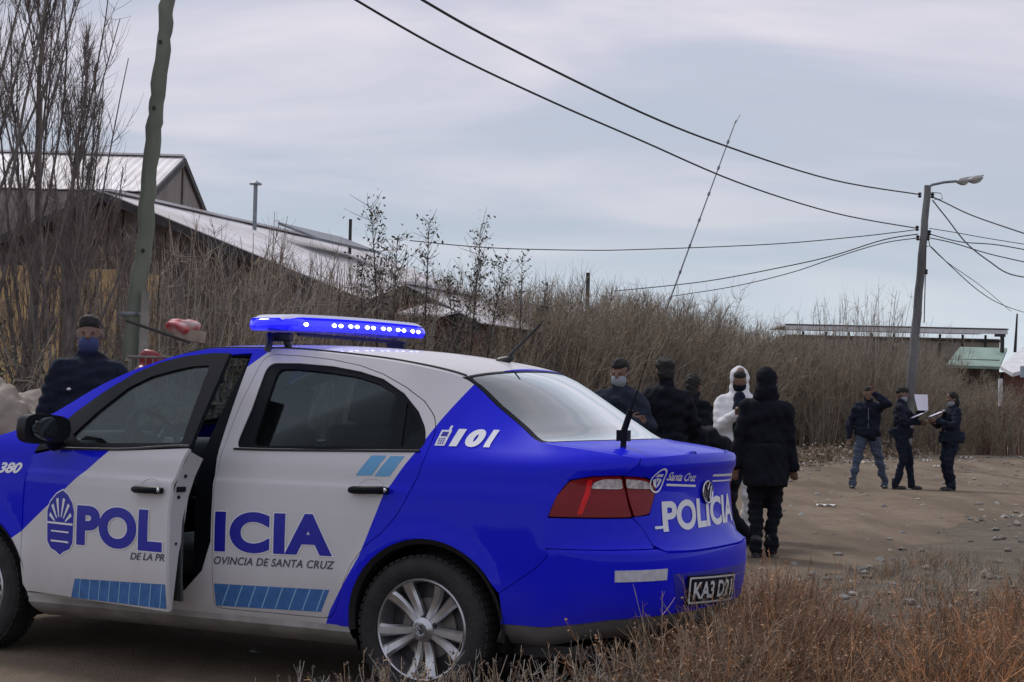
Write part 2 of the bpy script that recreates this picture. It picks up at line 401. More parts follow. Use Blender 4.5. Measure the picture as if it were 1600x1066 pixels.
def ground_mat(name, c1, c2, c3, track=False):
    m = bpy.data.materials.new(name); m.use_nodes = True; t = m.node_tree; b = t.nodes['Principled BSDF']; b.inputs['Roughness'].default_value = .95; b.inputs['Specular IOR Level'].default_value = .15
    tcn = N(t, 'ShaderNodeTexCoord'); v = tcn.outputs['Object']
    def nz_(s, d=5, vec=None, r=.6):
        n = N(t, 'ShaderNodeTexNoise'); n.inputs['Scale'].default_value = s; n.inputs['Detail'].default_value = d; n.inputs['Roughness'].default_value = r; t.links.new(vec or v, n.inputs['Vector']); return n.outputs[0]
    def ramp(src, a, b_):
        r = N(t, 'ShaderNodeMapRange'); r.inputs['From Min'].default_value = a; r.inputs['From Max'].default_value = b_; t.links.new(src, r.inputs['Value']); return r.outputs[0]
    def mixc(f, a, b_, bt='MIX'):
        x = N(t, 'ShaderNodeMix', data_type='RGBA', blend_type=bt); t.links.new(f, x.inputs[0])
        for k, q in ((6, a), (7, b_)):
            if isinstance(q, tuple): x.inputs[k].default_value = (*q, 1)
            else: t.links.new(q, x.inputs[k])
        return x.outputs[2]
    mpn = N(t, 'ShaderNodeMapping'); mpn.inputs['Rotation'].default_value = (0, 0, .43); mpn.inputs['Scale'].default_value = (1.0, .14, 1); t.links.new(v, mpn.inputs[0])
    c = mixc(ramp(nz_(.35), .35, .65), c1, c2)
    c = mixc(ramp(nz_(2.2, 6), .42, .72), c, c3)
    if track: c = mixc(ramp(nz_(1.3, 4, mpn.outputs[0]), .42, .66), c, tuple(x*.50 for x in c1))
    c = mixc(ramp(nz_(9, 6, None, .75), .40, .70), c, tuple(x*.70 for x in c1)) 
    sp = N(t, 'ShaderNodeTexVoronoi'); sp.inputs['Scale'].default_value = 26; t.links.new(v, sp.inputs['Vector'])
    gr = N(t, 'ShaderNodeMapRange'); gr.inputs['From Min'].default_value = .05; gr.inputs['From Max'].default_value = .22; gr.inputs['To Min'].default_value = .35; gr.inputs['To Max'].default_value = 0; t.links.new(sp.outputs['Distance'], gr.inputs['Value'])
    c = mixc(gr.outputs[0], c, sp.outputs['Color'], 'OVERLAY')
    c = mixc(ramp(nz_(60, 3), .35, .65), c, tuple(x*1.35 for x in c1), 'MIX') if False else c
    t.links.new(c, b.inputs['Base Color'])
    bp = N(t, 'ShaderNodeBump'); bp.inputs['Strength'].default_value = .8; bp.inputs['Distance'].default_value = .05
    ad = N(t, 'ShaderNodeMath', operation='ADD'); t.links.new(nz_(14, 8, None, .7), ad.inputs[0]); t.links.new(nz_(90, 3), ad.inputs[1]); t.links.new(ad.outputs[0], bp.inputs['Height']); t.links.new(bp.outputs[0], b.inputs['Normal'])
    return m
m_ground = ground_mat('earth', (.205, .168, .132), (.150, .121, .094), (.255, .218, .178))
m_road = ground_mat('dirt', (.325, .250, .182), (.240, .184, .132), (.375, .305, .235), True)
xs = np.concatenate([-np.geomspace(900, 12.2, 16), np.arange(-12, 22, .2), np.geomspace(22.2, 900, 16)])
ys = np.concatenate([-np.geomspace(60, 1, 6), np.arange(0, 62, .25), np.geomspace(62.4, 1500, 18)])
tag(grid_mesh('ground', xs, ys, gz, None, m_ground), kind='structure')
ROAD = [(-60, 2.0), (-6, 3.4), (-1.1, 5.2), (.1, 6.6), (.7, 7.9), (1.6, 10.2), (2.7, 12.6), (5.8, 19.0), (12, 32), (22, 53), (44, 100), (75, 165), (60, 170), (30, 104), (9.2, 51), (2.2, 35.5), (-2.7, 24.5), (-7, 17.5), (-60, 14)]
def road_keep(x, y): return np.array([inside((a, b), ROAD) for a, b in zip(x, y)])
def road_z(X, Y):
    Z = gz(X, Y); sh = X.shape
    dd = np.array([seg_dist((a, b), ROAD)*(1 if inside((a, b), ROAD) else -1) if abs(a) < 30 and b < 70 else .5 for a, b in zip(X.ravel(), Y.ravel())]).reshape(sh)
    wob = (vnoise(X, Y, 1.3, 8)-.5)*1.1+(vnoise(X, Y, .5, 9)-.5)*.5
    return Z+.012-.05*(1-sst(.15, .75, dd+wob*.6))
rx = np.concatenate([np.arange(-60, -12, 4.), np.arange(-12, 13, .25), np.arange(13, 76, 4.)]); ry = np.concatenate([np.arange(2, 52, .25), np.arange(52, 170, 4.)])
tag(grid_mesh('dirt_road', rx, ry, road_z, road_keep, m_road), kind='structure')

# ------------------------------------------------------------------ car surface functions
def lerp_tab(tab, v):
    # smooth (Catmull-Rom style monotone-ish) table lookup
    if v <= tab[0][0]: return tab[0][1]
    if v >= tab[-1][0]: return tab[-1][1]
    for i in range(len(tab)-1):
        a, b = tab[i], tab[i+1]
        if v <= b[0]:
            h = b[0]-a[0]; t = (v-a[0])/h; d = (b[1]-a[1])/h
            d0 = (tab[i-1][1]-a[1])/(tab[i-1][0]-a[0]) if i > 0 else d
            d1 = (tab[i+2][1]-b[1])/(tab[i+2][0]-b[0]) if i+2 < len(tab) else d
            m0 = 0 if d0*d <= 0 else 2*d0*d/(d0+d)
            m1 = 0 if d1*d <= 0 else 2*d1*d/(d1+d)
            t2, t3 = t*t, t*t*t
            return (2*t3-3*t2+1)*a[1]+(t3-2*t2+t)*h*m0+(-2*t3+3*t2)*b[1]+(t3-t2)*h*m1
def smooth(a, b, v):
    t = max(0., min(1., (v-a)/(b-a))); return t*t*(3-2*t)
W_TAB = [(.18,.72),(.22,.755),(.26,.785),(.34,.803),(.5,.817),(.66,.819),(.80,.815),(.855,.812),(.885,.800),(.95,.792),(1.0,.776),(1.02,.766)]
R_TAB = [(.20,-.84),(.26,-.90),(.34,-.955),(.42,-.985),(.50,-.997),(.60,-1.002),(.645,-.998),(.665,-.960),(.72,-.938),(.80,-.928),(.90,-.922),(.935,-.928),(.975,-.952),(1.0,-.962),(1.03,-.952),(1.06,-.91)]
F_TAB = [(.20,3.16),(.30,3.22),(.45,3.27),(.60,3.265),(.75,3.21),(.85,3.10),(1.0,3.0)]
LR = .49; LF = .75; NR = 2.5
def side_w(x, z):
    w = lerp_tab(W_TAB, z)
    if z > 1.0:
        k = .46 + .80*smooth(.25, -.50, x) + .25*smooth(1.7, 2.3, x)
        u = z-1.0
        w = .776 - (k*u + .16*u*u)
    w -= .022*smooth(.2, -.6, x) + .035*smooth(2.0, 3.0, x)
    # wheel arch flare
    for cx in (0., 2.467):
        d = math.hypot(x-cx, z-.31)
        w += .012*math.exp(-((d-.36)/.05)**2) if z < .9 else 0
    return w
def lower(s, z):
    """body side point: s>=0 is x measured from the rear corner start, s<0 wraps round the tail (to s=-SR at the centre line)"""
    r = lerp_tab(R_TAB, z); xc = r+LR; xf = lerp_tab(F_TAB, z)-LF
    x = s-.5
    if x >= xf:
        a = min(1., (x-xf)/1.3)*math.pi/2
        return (xf+LF*math.sin(a)**(2/NR) if a > 0 else xf, side_w(xf, z)*max(0., math.cos(a))**(2/NR), z)
    if s < -SR:
        p = lower(-2*SR-s, z); return (p[0], -p[1], p[2])
    if s >= 0:
        # blend so that s=0 is at xc
        k = max(0., 1-s/.35)
        return (x+(xc+.5)*k*k*(3-2*k), side_w(x, z), z)
    a = min(1., -s/SR)*math.pi/2
    # equal-ish spacing superellipse by blending angle
    sn, cs = math.sin(a), math.cos(a)
    rr = (abs(sn)**NR+abs(cs)**NR)**(-1/NR)
    return (xc-LR*sn*rr, side_w(-.5, z)*cs*rr, z)
SR = 1.02
# upper skin stations rear -> front : edge x, edge z, centre x, centre z
ST = [(-.845,1.020,-.952,1.038),(-.66,1.050,-.80,1.060),(-.46,1.074,-.62,1.085),(-.33,1.135,-.50,1.165),(-.2,1.212,-.385,1.245),(-.01,1.335,-.13,1.378),
      (.23,1.388,.17,1.432),(.485,1.418,.46,1.463),(.93,1.449,.95,1.484),(1.25,1.450,1.33,1.478),(1.42,1.428,1.55,1.445),
      (1.60,1.378,1.80,1.36),(1.86,1.272,2.10,1.22),(2.13,1.115,2.42,1.045),(2.32,1.035,2.56,1.015),(2.60,.975,2.78,.985),(2.88,.90,3.02,.915),(3.02,.84,3.17,.83)]
def top_station(q):
    return [lerp_tab([(i, st[k]) for i, st in enumerate(ST)], q) for k in range(4)]
def s_of(x, z):
    a, b = -SR, 4.3
    for _ in range(36):
        m = (a+b)/2
        if lower(m, z)[0] < x: a = m
        else: b = m
    return (a+b)/2
_ec = {}
def edge_q(q):
    """edge station: (s, x, y, z, xc, zc)"""
    k = round(q, 4)
    if k not in _ec:
        xe, ze, xc, zc = top_station(q); s = s_of(xe, ze); p = lower(s, ze); _ec[k] = (s, p[0], p[1], ze, xc, zc)
    return _ec[k]
QN = len(ST)-1
S0, _, _, Z0, _, _ = edge_q(0); S1, _, _, Z1, _, _ = edge_q(QN)
def row_tail(t):
    a = abs(t); s = -SR+(S0+SR)*a
    x, y, z = lower(s, Z0+.018*(1-t*t)); return (x, math.copysign(y, t), z)
def row_nose(t):
    a = abs(t); s = 4.3+(S1-4.3)*a
    x, y, z = lower(s, Z1-.004*(1-t*t)); return (x, math.copysign(y, t), z)
def top(q, t):
    s, xe, ye, ze, xc, zc = edge_q(max(0., min(QN, q)))
    a = abs(t); fx = a**2.4; fz = .65*a**2+.35*a**6
    p = (xc+(xe-xc)*fx, ye*t, zc+(ze-zc)*fz)
    if q < 1: k = (1-q)**2; o = row_tail(t)
    elif q > QN-1: k = (q-QN+1)**2; o = row_nose(t)
    else: return p
    return tuple(p[i]*(1-k)+o[i]*k for i in range(3))


# ------------------------------------------------------------------ car materials
def paint_mat():
    m = bpy.data.materials.new('police_paint'); m.use_nodes = True; t = m.node_tree; b = t.nodes['Principled BSDF']
    a = N(t, 'ShaderNodeAttribute', attribute_name='P0'); s = N(t, 'ShaderNodeSeparateXYZ'); t.links.new(a.outputs['Vector'], s.inputs[0])
    X, Z = s.outputs[0], s.outputs[2]
    def M(op, p, q=None, cl=False):
        n = N(t, 'ShaderNodeMath', operation=op); n.use_clamp = cl
        for k, v in ((0, p), (1, q)):
            if v is None: continue
            if isinstance(v, (int, float)): n.inputs[k].default_value = v
            else: t.links.new(v, n.inputs[k])
        return n.outputs[0]
    # rear livery line x = c(z), piecewise straight
    L = [(.20, .50), (.343, .441), (.581, .293), (.849, .184), (1.021, .066), (1.157, .003), (1.274, -.054), (1.50, -.16)]
    cur = None
    for (z0, x0), (z1, x1) in zip(L[:-1], L[1:]):
        r = N(t, 'ShaderNodeMapRange'); r.inputs['From Min'].default_value = z0; r.inputs['From Max'].default_value = z1; r.inputs['To Min'].default_value = 0 if cur is not None else x0; r.inputs['To Max'].default_value = x1-x0 if cur is not None else x1
        t.links.new(Z, r.inputs['Value']); cur = r.outputs[0] if cur is None else M('ADD', cur, r.outputs[0])
    rear_blue = M('LESS_THAN', X, cur)
    low_ = M('LESS_THAN', Z, 1.045)
    # front slanted line through (1.525,.984) (1.799,.818) (2.298,.468)
    lin = M('ADD', M('MULTIPLY', M('SUBTRACT', X, 1.525), .645), M('SUBTRACT', Z, .984))
    front_blue = M('MULTIPLY', M('GREATER_THAN', lin, 0), low_)
    hi_blue = M('MULTIPLY', M('GREATER_THAN', X, M('ADD', .955, M('MULTIPLY', M('SUBTRACT', Z, 1.45), -1.2))), M('SUBTRACT', 1, low_))
    blue = M('ADD', M('ADD', rear_blue, front_blue, True), hi_blue, True)
    below = M('GREATER_THAN', Z, .235)
    n = N(t, 'ShaderNodeTexNoise'); n.inputs['Scale'].default_value = 5; n.inputs['Detail'].default_value = 6; t.links.new(a.outputs['Vector'], n.inputs['Vector'])
    x = N(t, 'ShaderNodeMix', data_type='RGBA'); t.links.new(blue, x.inputs[0]); x.inputs[6].default_value = (.66, .64, .655, 1); x.inputs[7].default_value = (.002, .007, .66, 1)
    # road dust thrown up along the sills and bumpers
    dz = N(t, 'ShaderNodeMapRange'); dz.inputs['From Min'].default_value = .20; dz.inputs['From Max'].default_value = .55; dz.inputs['To Min'].default_value = .55; dz.inputs['To Max'].default_value = .05; t.links.new(Z, dz.inputs['Value'])
    dn = M('MULTIPLY', dz.outputs[0], M('MULTIPLY', n.outputs[0], 1.5), True)
    dn = M('MULTIPLY', dn, M('SUBTRACT', 1, M('MULTIPLY', blue, .62)))
    y = N(t, 'ShaderNodeMix', data_type='RGBA'); t.links.new(dn, y.inputs[0]); t.links.new(x.outputs[2], y.inputs[6]); y.inputs[7].default_value = (.23, .19, .15, 1)
    t.links.new(y.outputs[2], b.inputs['Base Color'])
    rr = N(t, 'ShaderNodeMapRange'); rr.inputs['To Min'].default_value = .28; rr.inputs['To Max'].default_value = .5; t.links.new(n.outputs[0], rr.inputs['Value']); t.links.new(rr.outputs[0], b.inputs['Roughness'])
    b.inputs['Coat Weight'].default_value = .30; b.inputs['Coat Roughness'].default_value = .05; b.inputs['Specular IOR Level'].default_value = .06
    return m
m_paint = paint_mat()
def glass_mat(name, tint, refl=1.0, ior=1.5):
    m = bpy.data.materials.new(name); m.use_nodes = True; t = m.node_tree; t.nodes.remove(t.nodes['Principled BSDF']); o = t.nodes['Material Output']
    tr = N(t, 'ShaderNodeBsdfTransparent'); tr.inputs[0].default_value = (*tint, 1); gl = N(t, 'ShaderNodeBsdfGlossy'); gl.inputs['Roughness'].default_value = .04; gl.inputs['Color'].default_value = (.95, 1, .98, 1)
    df = N(t, 'ShaderNodeBsdfDiffuse'); df.inputs[0].default_value = (.34, .33, .30, 1)
    fr = N(t, 'ShaderNodeFresnel'); fr.inputs[0].default_value = ior
    mm = N(t, 'ShaderNodeMath', operation='MULTIPLY'); mm.inputs[1].default_value = refl; mm.use_clamp = True; t.links.new(fr.outputs[0], mm.inputs[0])
    d1 = N(t, 'ShaderNodeMixShader'); d1.inputs[0].default_value = .006; t.links.new(tr.outputs[0], d1.inputs[1]); t.links.new(df.outputs[0], d1.inputs[2])
    mx_ = N(t, 'ShaderNodeMixShader'); t.links.new(mm.outputs[0], mx_.inputs[0]); t.links.new(d1.outputs[0], mx_.inputs[1]); t.links.new(gl.outputs[0], mx_.inputs[2]); t.links.new(mx_.outputs[0], o.inputs[0])
    return m
m_glass = glass_mat('window_glass', (.66, .72, .73), .15)
m_rglass = glass_mat('rear_glass', (.42, .48, .45), 4.2)
m_black = mat('black_plastic', (.012, .012, .014), .45)
m_trim = mat('dark_trim', (.010, .011, .015), .45, spec=.08)
m_rubber = mat('rubber', (.018, .018, .019), .85, .25, 30)
m_tyre = mat('tyre_rubber', (.022, .021, .022), .8, .35, 12, .3, 60)
m_alloy = mat('alloy', (.52, .52, .54), .28, .12, 20, metal=.85)
m_alloyd = mat('dark_alloy', (.06, .06, .065), .5, metal=.4)
m_int = mat('cabin_trim', (.050, .056, .060), .8)
m_seat = mat('seat_fabric', (.035, .037, .044), .95, .2, 60)
m_redl = mat('red_lens', (.20, .003, .008), .22, coat=.1, spec=.25)
m_redb = mat('bright_red_lens', (.62, .006, .010), .2, spec=.3)
m_white_lens = mat('clear_lens', (.50, .46, .46), .15, .35, 60, coat=.6)
m_chrome = mat('chrome', (.55, .56, .6), .22, metal=1)
m_wdecal = mat('white_vinyl', (.80, .80, .84), .4)
m_bdecal = mat('blue_vinyl', (.010, .012, .36), .4)
m_sky_decal = mat('light_blue_vinyl', (.05, .19, .42), .42, .12, 30)
m_sky2 = mat('sky_blue_vinyl', (.12, .36, .62), .42)
m_grey_txt = mat('dark_grey_vinyl', (.06, .06, .10), .5)
m_plate = mat('plate_face', (.62, .62, .64), .4)
m_sill = mat('sill_paint', (.34, .325, .31), .55, .25, 7)

low = lower

def inset(poly, d):
    n = len(poly); o = []
    ar = sum(poly[i][0]*poly[(i+1) % n][1]-poly[(i+1) % n][0]*poly[i][1] for i in range(n))
    sg_ = 1 if ar > 0 else -1
    for i in range(n):
        p0, p, p1 = Vector(poly[i-1]), Vector(poly[i]), Vector(poly[(i+1) % n])
        a = (p-p0); b = (p1-p)
        if a.length < 1e-7 or b.length < 1e-7: continue
        a.normalize(); b.normalize(); na = Vector((-a.y, a.x))*sg_; nb = Vector((-b.y, b.x))*sg_; k = (na+nb)
        k = na if k.length < .3 else k/(k.length**2)*2
        o.append((p.x+k.x*d, p.y+k.y*d))
    return o
car = thing('police_car', 'blue and white four-door police sedan with its front door ajar, parked on the dirt', 'police car', (.0194, 7.5237, 0), PI-.4719)
def q_edge(q0, q1, n):
    o = []
    for i in range(n+1):
        e_ = edge_q(q0+(q1-q0)*i/n); o.append((e_[0], e_[3]))
    return o
def tail_z(s): t = (s+SR)/(S0+SR); return Z0+.018*(1-t*t)
def arc(cx_, a0, a1, n, r=.362, cz=.31): return [(cx_+r*math.cos(a0+(a1-a0)*i/n), cz+r*math.sin(a0+(a1-a0)*i/n)) for i in range(n+1)]
RARCH = arc(.482, PI-.458, -.07, 22); FARCH = arc(2.967, PI+.07, -.02, 22)
FDEDGE = [(1.503, 1.425), (1.492, 1.30), (1.489, 1.18), (1.488, 1.08), (1.486, 1.01), (1.518, .93), (1.549, .85), (1.559, .74), (1.560, .55), (1.560, .310)]
REAR_DOOR = [(1.544, .310), (1.0, .310), (.935, .312), (.900, .36), (.868, .46), (.825, .55), (.770, .62), (.690, .680), (.615, .760), (.563, .855), (.531, .934), (.512, 1.02), (.506, 1.10), (.530, 1.165), (.60, 1.232), (.70, 1.290), (.828, 1.343), (.96, 1.380), (1.114, 1.405), (1.28, 1.420), (1.445, 1.427), (1.488, 1.40), (1.512, 1.25), (1.522, 1.198), (1.535, 1.006), (1.550, .87), (1.552, .80), (1.548, .55)]
REAR_DOOR = rnd(REAR_DOOR, .045, 3)
FRONT_DOOR = [(2.60, .308), (2.632, .34), (2.645, .60), (2.644, .80), (2.622, .90), (2.590, .985), (2.555, 1.035), (2.425, 1.150), (2.28, 1.240), (2.10, 1.335), (1.95, 1.385), (1.80, 1.412), (1.62, 1.426)]+FDEDGE
OPENING = [(1.556, 1.43), (1.556, .60), (1.60, .47), (1.70, .375), (1.85, .325), (1.97, .304), (2.60, .304)]+FRONT_DOOR[1:13]
def side_poly():
    o = [(.845, .285), (2.606, .285)]+FARCH+[(3.345, .30), (3.352, .60), (4.30, .60), (4.30, Z1-.004)]
    o += [(s, Z1-.004*(1-((s-4.3)/(S1-4.3))**2)) for s in (4.15, 4.0, 3.85, 3.7) if s > S1]
    o += q_edge(QN, 0, 84)
    o += [(-.520, tail_z(-.520)), (-.516, .99), (-.480, .953), (-.345, .950), (-.249, .933), (-.198, .872), (-.150, .782), (-.536, .782), (-.578, .744), (-.606, .68), (-.607, .6635), (-.105, .6635), (.1485, .4755)]
    return o+RARCH[1:-1]
HEAD = [(3.40, .66), (3.45, .76), (3.62, .80), (3.95, .735), (3.95, .66), (3.6, .64)]
WIN_R = rnd([(1.450, 1.386), (1.28, 1.386), (1.103, 1.375), (.95, 1.353), (.823, 1.322), (.70, 1.262), (.612, 1.188), (.555, 1.115), (.535, 1.055), (.560, 1.022), (1.474, 1.004), (1.452, 1.18)], .05, 5)
GL_R = rnd([(1.384, 1.360), (1.28, 1.360), (1.09, 1.346), (.95, 1.328), (.844, 1.302), (.745, 1.260), (.704, 1.225), (.690, 1.040), (1.384, 1.022)], .035, 5)
GL_Q = rnd([(.676, 1.225), (.612, 1.165), (.572, 1.10), (.560, 1.052), (.575, 1.040), (.643, 1.036)], .015)
GL_F = rnd([(1.598, 1.368), (1.557, 1.030), (2.26, 1.006), (2.36, 1.040), (2.25, 1.144), (2.10, 1.262), (1.97, 1.315), (1.827, 1.345), (1.72, 1.362)], .02)
B_LOW = [(2.612, .945), (2.45, .972), (2.275, .976), (1.95, .985), (1.487, 1.012)]
def split_low(poly, line):                         # front door below its waist line
    return [(2.60, .308), (2.632, .34), (2.645, .60), (2.644, .80), (2.622, .90)]+line+FDEDGE[5:]
FD_LOW = split_low(FRONT_DOOR, B_LOW)
FD_UP = [(2.612, .952), (2.590, .985), (2.555, 1.035), (2.425, 1.150), (2.28, 1.240), (2.10, 1.335), (1.95, 1.385), (1.80, 1.412), (1.62, 1.426)]+FDEDGE[:5]+[(1.487, 1.018), (1.95, .991), (2.275, .982), (2.45, .978)]
ROWS = (.64, .665, .855, .885, 1.0)
HXY = (2.125, .795, 0.)
OPEN = math.radians(13.5)
TA, TB = .2, .55                                    # panel coordinates of the upper skin are (q*TA, t*TB)
def topf(a, b): return top(a/TA, b/TB)
def trect(q0, q1, t0, t1): return [(q0*TA, t0*TB), (q1*TA, t0*TB), (q1*TA, t1*TB), (q0*TA, t1*TB)]

def handle(parent, s0, s1, z, mirror, org):
    """black pull handle over its dished recess"""
    mb = MB(); n = 9
    pts = [surf(low, s0+(s1-s0)*i/n, z+.004*i/n, .012+.018*math.sin(PI*min(1, max(0, (i+.6)/(n+1.2)))), mirror, org) for i in range(n+1)]
    mb.tube(pts, [.012]+[.0165]*(n-1)+[.012], 10)
    for i in (1, n-1): mb.tube([pts[i], surf(low, s0+(s1-s0)*i/n, z, -.006, mirror, org)], .012, 8)
    h = mb.build('handle', m_trim, parent)
    c = (s0+s1)/2
    mb = MB(); ring = []
    for k in range(20):
        a = 2*PI*k/20; ring.append((c+.062*math.cos(a), z+.014+.036*math.sin(a)))
    vs = [surf(low, a, b, .0012, mirror, org) for a, b in ring]+[surf(low, c+(a-c)*.8, z+.014+(b-z-.014)*.8, -.010, mirror, org) for a, b in ring]+[surf(low, c, z+.014, -.016, mirror, org)]
    mb.add(vs, [(k, (k+1) % 20, 20+(k+1) % 20, 20+k) for k in range(20)]+[(20+k, 20+(k+1) % 20, 40) for k in range(20)])
    mb.build('handle_recess', mat('recess_paint', (.33, .325, .335), .4), parent)
    mb = MB(); k0 = pts[n-1] if not mirror else pts[n-1]
    mb.ell(surf(low, s1+.012*(1 if s0 > s1 else -1), z+.003, .028, mirror, org), (.011, .006, .011)); mb.build('lock', m_chrome, parent)
    return h

for mirror in (False, True):
    sg = -1 if mirror else 1
    holes = [REAR_DOOR, OPENING if not mirror else [(p[0], p[1]) for p in inset([(1.553, .310)]+FRONT_DOOR[:13]+[(1.503, 1.428), (1.50, 1.25), (1.53, 1.0), (1.553, .80)], -.0)] if False else FRONT_DOOR, HEAD]
    if not mirror: holes[1] = OPENING
    else: holes[1] = [(1.562, .304)]+[(2.60, .304)]+FRONT_DOOR[1:13]+[(1.562, 1.428)]
    holes[0] = REAR_DOOR
    b_ = skin('body_side', side_poly(), low, holes, .035, .010, m_paint, car, mirror, ROWS)
    o_ = (0, 0, 0)
    # rear door
    rd = skin('rear_door', inset(REAR_DOOR, .0035), low, [WIN_R], .032, .020, m_paint, car, mirror, ROWS)
    wf = skin('window_frame', inset(WIN_R, .0015), low, [GL_R, GL_Q], .03, .014, m_trim, rd, mirror, off=-.003)
    skin('window_pane', inset(GL_R, -.004), low, [], .05, .004, m_glass, rd, mirror, off=-.008)
    skin('window_pane', inset(GL_Q, -.004), low, [], .05, .004, m_glass, rd, mirror, off=-.008)
    handle(rd, .842, .655, .853, mirror, o_)
    # door card and its dark inner skin
    skin('door_card', [(1.53, .33), (.95, .33), (.88, .50), (.80, .62), (.66, .75), (.58, .95), (.58, 1.0), (1.50, .985), (1.53, .8)], low, [], .08, .02, m_int, rd, mirror, off=-.075)
    # front door
    org = HXY if not mirror else (HXY[0], -HXY[1], 0)
    fd = skin('front_door', inset(FD_LOW, .0035), low, [], .032, .016, m_paint, car, mirror, ROWS, org=org)
    fd.location = org
    if not mirror: fd.rotation_euler = (0, 0, -OPEN)
    fw_ = skin('window_frame', inset(FD_UP, .0035), low, [GL_F], .03, .018, m_trim, fd, mirror, off=-.002, org=org)
    skin('window_pane', inset(GL_F, -.004), low, [], .05, .004, m_glass, fd, mirror, off=-.008, org=org)
    handle(fd, 1.790, 1.592, .822, mirror, org)
    skin('door_card', [(1.575, .34), (2.58, .34), (2.60, .6), (2.58, .95), (1.52, .99), (1.565, .8)], low, [], .09, .012, m_int, fd, mirror, off=-.082, org=org)
    # shut face between outer skin and card, with latch
    mb = MB(); prof = [(.318, .012), (.42, .035), (.55, .055), (.65, .078), (.80, .092), (.90, .090), (1.0, .080)]
    def edge_s(z): return lerp_tab([(p[1], p[0]) for p in FDEDGE[::-1]], z)+.004
    vs = []
    for z, d in prof:
        a = surf(low, edge_s(z), z, -.014, mirror, org); b2 = surf(low, edge_s(z)+.006, z, -.014-d, mirror, org); vs += [a, b2]
    mb.add(vs, [(2*i, 2*i+1, 2*i+3, 2*i+2) for i in range(len(prof)-1)])
    mb.build('door_edge', mat('jamb_paint', (.50, .49, .50), .4), fd)
    for z, r in ((.895, .008), (.80, .008), (.60, .006)): mb = MB(); mb.ell(surf(low, edge_s(z)-.001, z, -.05, mirror, org), (r*.5, r, r)); mb.build('door_bolt', m_trim, fd)
    mb = MB(); mb.box(surf(low, edge_s(.845)-.004, .835, -.052, mirror, org), (.012, .045, .022)); mb.build('latch', m_trim, fd)
    # belt mouldings
    for par, s_a, s_b, oo in ((rd, .55, 1.476, o_), (fd, 1.492, 2.44, org)):
        mb = MB(); pts = [surf(low, s_a+(s_b-s_a)*i/14, lerp_tab([(.55, 1.023), (1.476, 1.004), (1.492, 1.016), (1.95, .988), (2.30, .979), (2.44, .977)], s_a+(s_b-s_a)*i/14), .003, mirror, oo) for i in range(15)]
        mb.tube(pts, .006, 6); mb.build('belt_moulding', m_black, par)
    # sill
    mb = MB(); vs = []; ns = 30
    prof = [(.288, .0, 0), (.262, .006, 0), (.236, -.004, 0), (.205, -.045, 0), (.185, -.12, 0)]
    for i in range(ns+1):
        s_ = .84+(2.60-.84)*i/ns
        for z, o2, _ in prof:
            p = surf(low, s_, max(z, .20), o2, mirror); p.z = z; vs.append(p)
    k = len(prof); mb.add(vs, [(i*k+j, (i+1)*k+j, (i+1)*k+j+1, i*k+j+1) for i in range(ns) for j in range(k-1)])
    mb.build('sill', m_sill, car)
    # mirror housing on the door
    mb = MB(); M0 = Vector((1.885, sg*.905, 1.068))-Vector(org)
    Rm = Matrix.Rotation(sg*math.radians(-8), 3, 'Z')
    prof_m = []
    for i in range(9):
        x = -.075+.15*i/8; k = math.sqrt(max(0, 1-(max(0, x+.0)/.082)**2)); prof_m.append((x, k))
    vs = []; nn = 16
    for x, k in prof_m:
        for j in range(nn):
            a = 2*PI*j/nn; cc, ss = math.cos(a), math.sin(a)
            ex = abs(cc)**.6*math.copysign(1, cc); ez = abs(ss)**.6*math.copysign(1, ss)
            vs.append(Rm @ Vector((x, ex*.112*k, ez*.066*k*(1+.12*ex)))+M0)
    mb.add(vs, [(i*nn+j, (i+1)*nn+j, (i+1)*nn+(j+1) % nn, i*nn+(j+1) % nn) for i in range(8) for j in range(nn)]+[tuple(range(nn))])
    mb.tube([M0+Vector((.02, -sg*.07, -.045)), Vector((1.93, sg*.795, 1.005))-Vector(org)], [.030, .045], 10)
    mh = mb.build('door_mirror', m_trim, fd)
    mb = MB(); mb.cap(M0+Vector((-.077, sg*.045, -.035)), .006, M0+Vector((-.079, sg*.075, .030)), .009, 8, )
    mb.ell(M0+Vector((-.0765, 0, 0)), (.004, .098, .054)); mb.build('mirror_glass', mat('mirror_face', (.10, .11, .12), .06, metal=.9), mh)
    # rear lamps: fender lens and boot lid lens
    lampA = [(-.153, .786), (-.198, .869), (-.251, .930), (-.345, .947), (-.478, .950), (-.500, .905), (-.536, .786)]
    lampB = [(-.487, .949), (-.590, .942), (-.625, .928), (-.652, .895), (-.640, .850), (-.618, .797), (-.545, .787), (-.508, .900)]
    for nm, lp in (('tail_light', lampA), ('lid_light', lampB)):
        tl = skin(nm, inset(rnd(lp, .012), .002), low, [], .03, .02, m_redl, car, mirror, off=.003)
        if nm == 'tail_light':
            skin('clear_lens', rnd([(-.352, .900), (-.362, .925), (-.40, .938), (-.476, .940), (-.492, .902), (-.47, .898)], .01), low, [], .03, .004, m_white_lens, tl, mirror, off=.0075)
            skin('light_strip', rnd([(-.292, .796), (-.318, .798), (-.352, .880), (-.352, .936), (-.330, .935), (-.325, .87)], .008), low, [], .03, .003, m_redb, tl, mirror, off=.0065)
        else:
            skin('clear_lens', rnd([(-.508, .902), (-.497, .940), (-.585, .932), (-.615, .918), (-.636, .897), (-.56, .899)], .01), low, [], .03, .004, m_white_lens, tl, mirror, off=.0075)
    skin('reflector', [(-.392, .584), (-.630, .584), (-.628, .539), (-.394, .539)], low, [], .03, .006, mat('reflector_tape', (.55, .55, .60), .3, .12, 40), car, mirror, off=.003)
    # headlight
    skin('headlight', inset(HEAD, .003), low, [], .04, .02, mat('headlight_lens', (.45, .47, .5), .06, .3, 25, coat=1), car, mirror, off=.001)
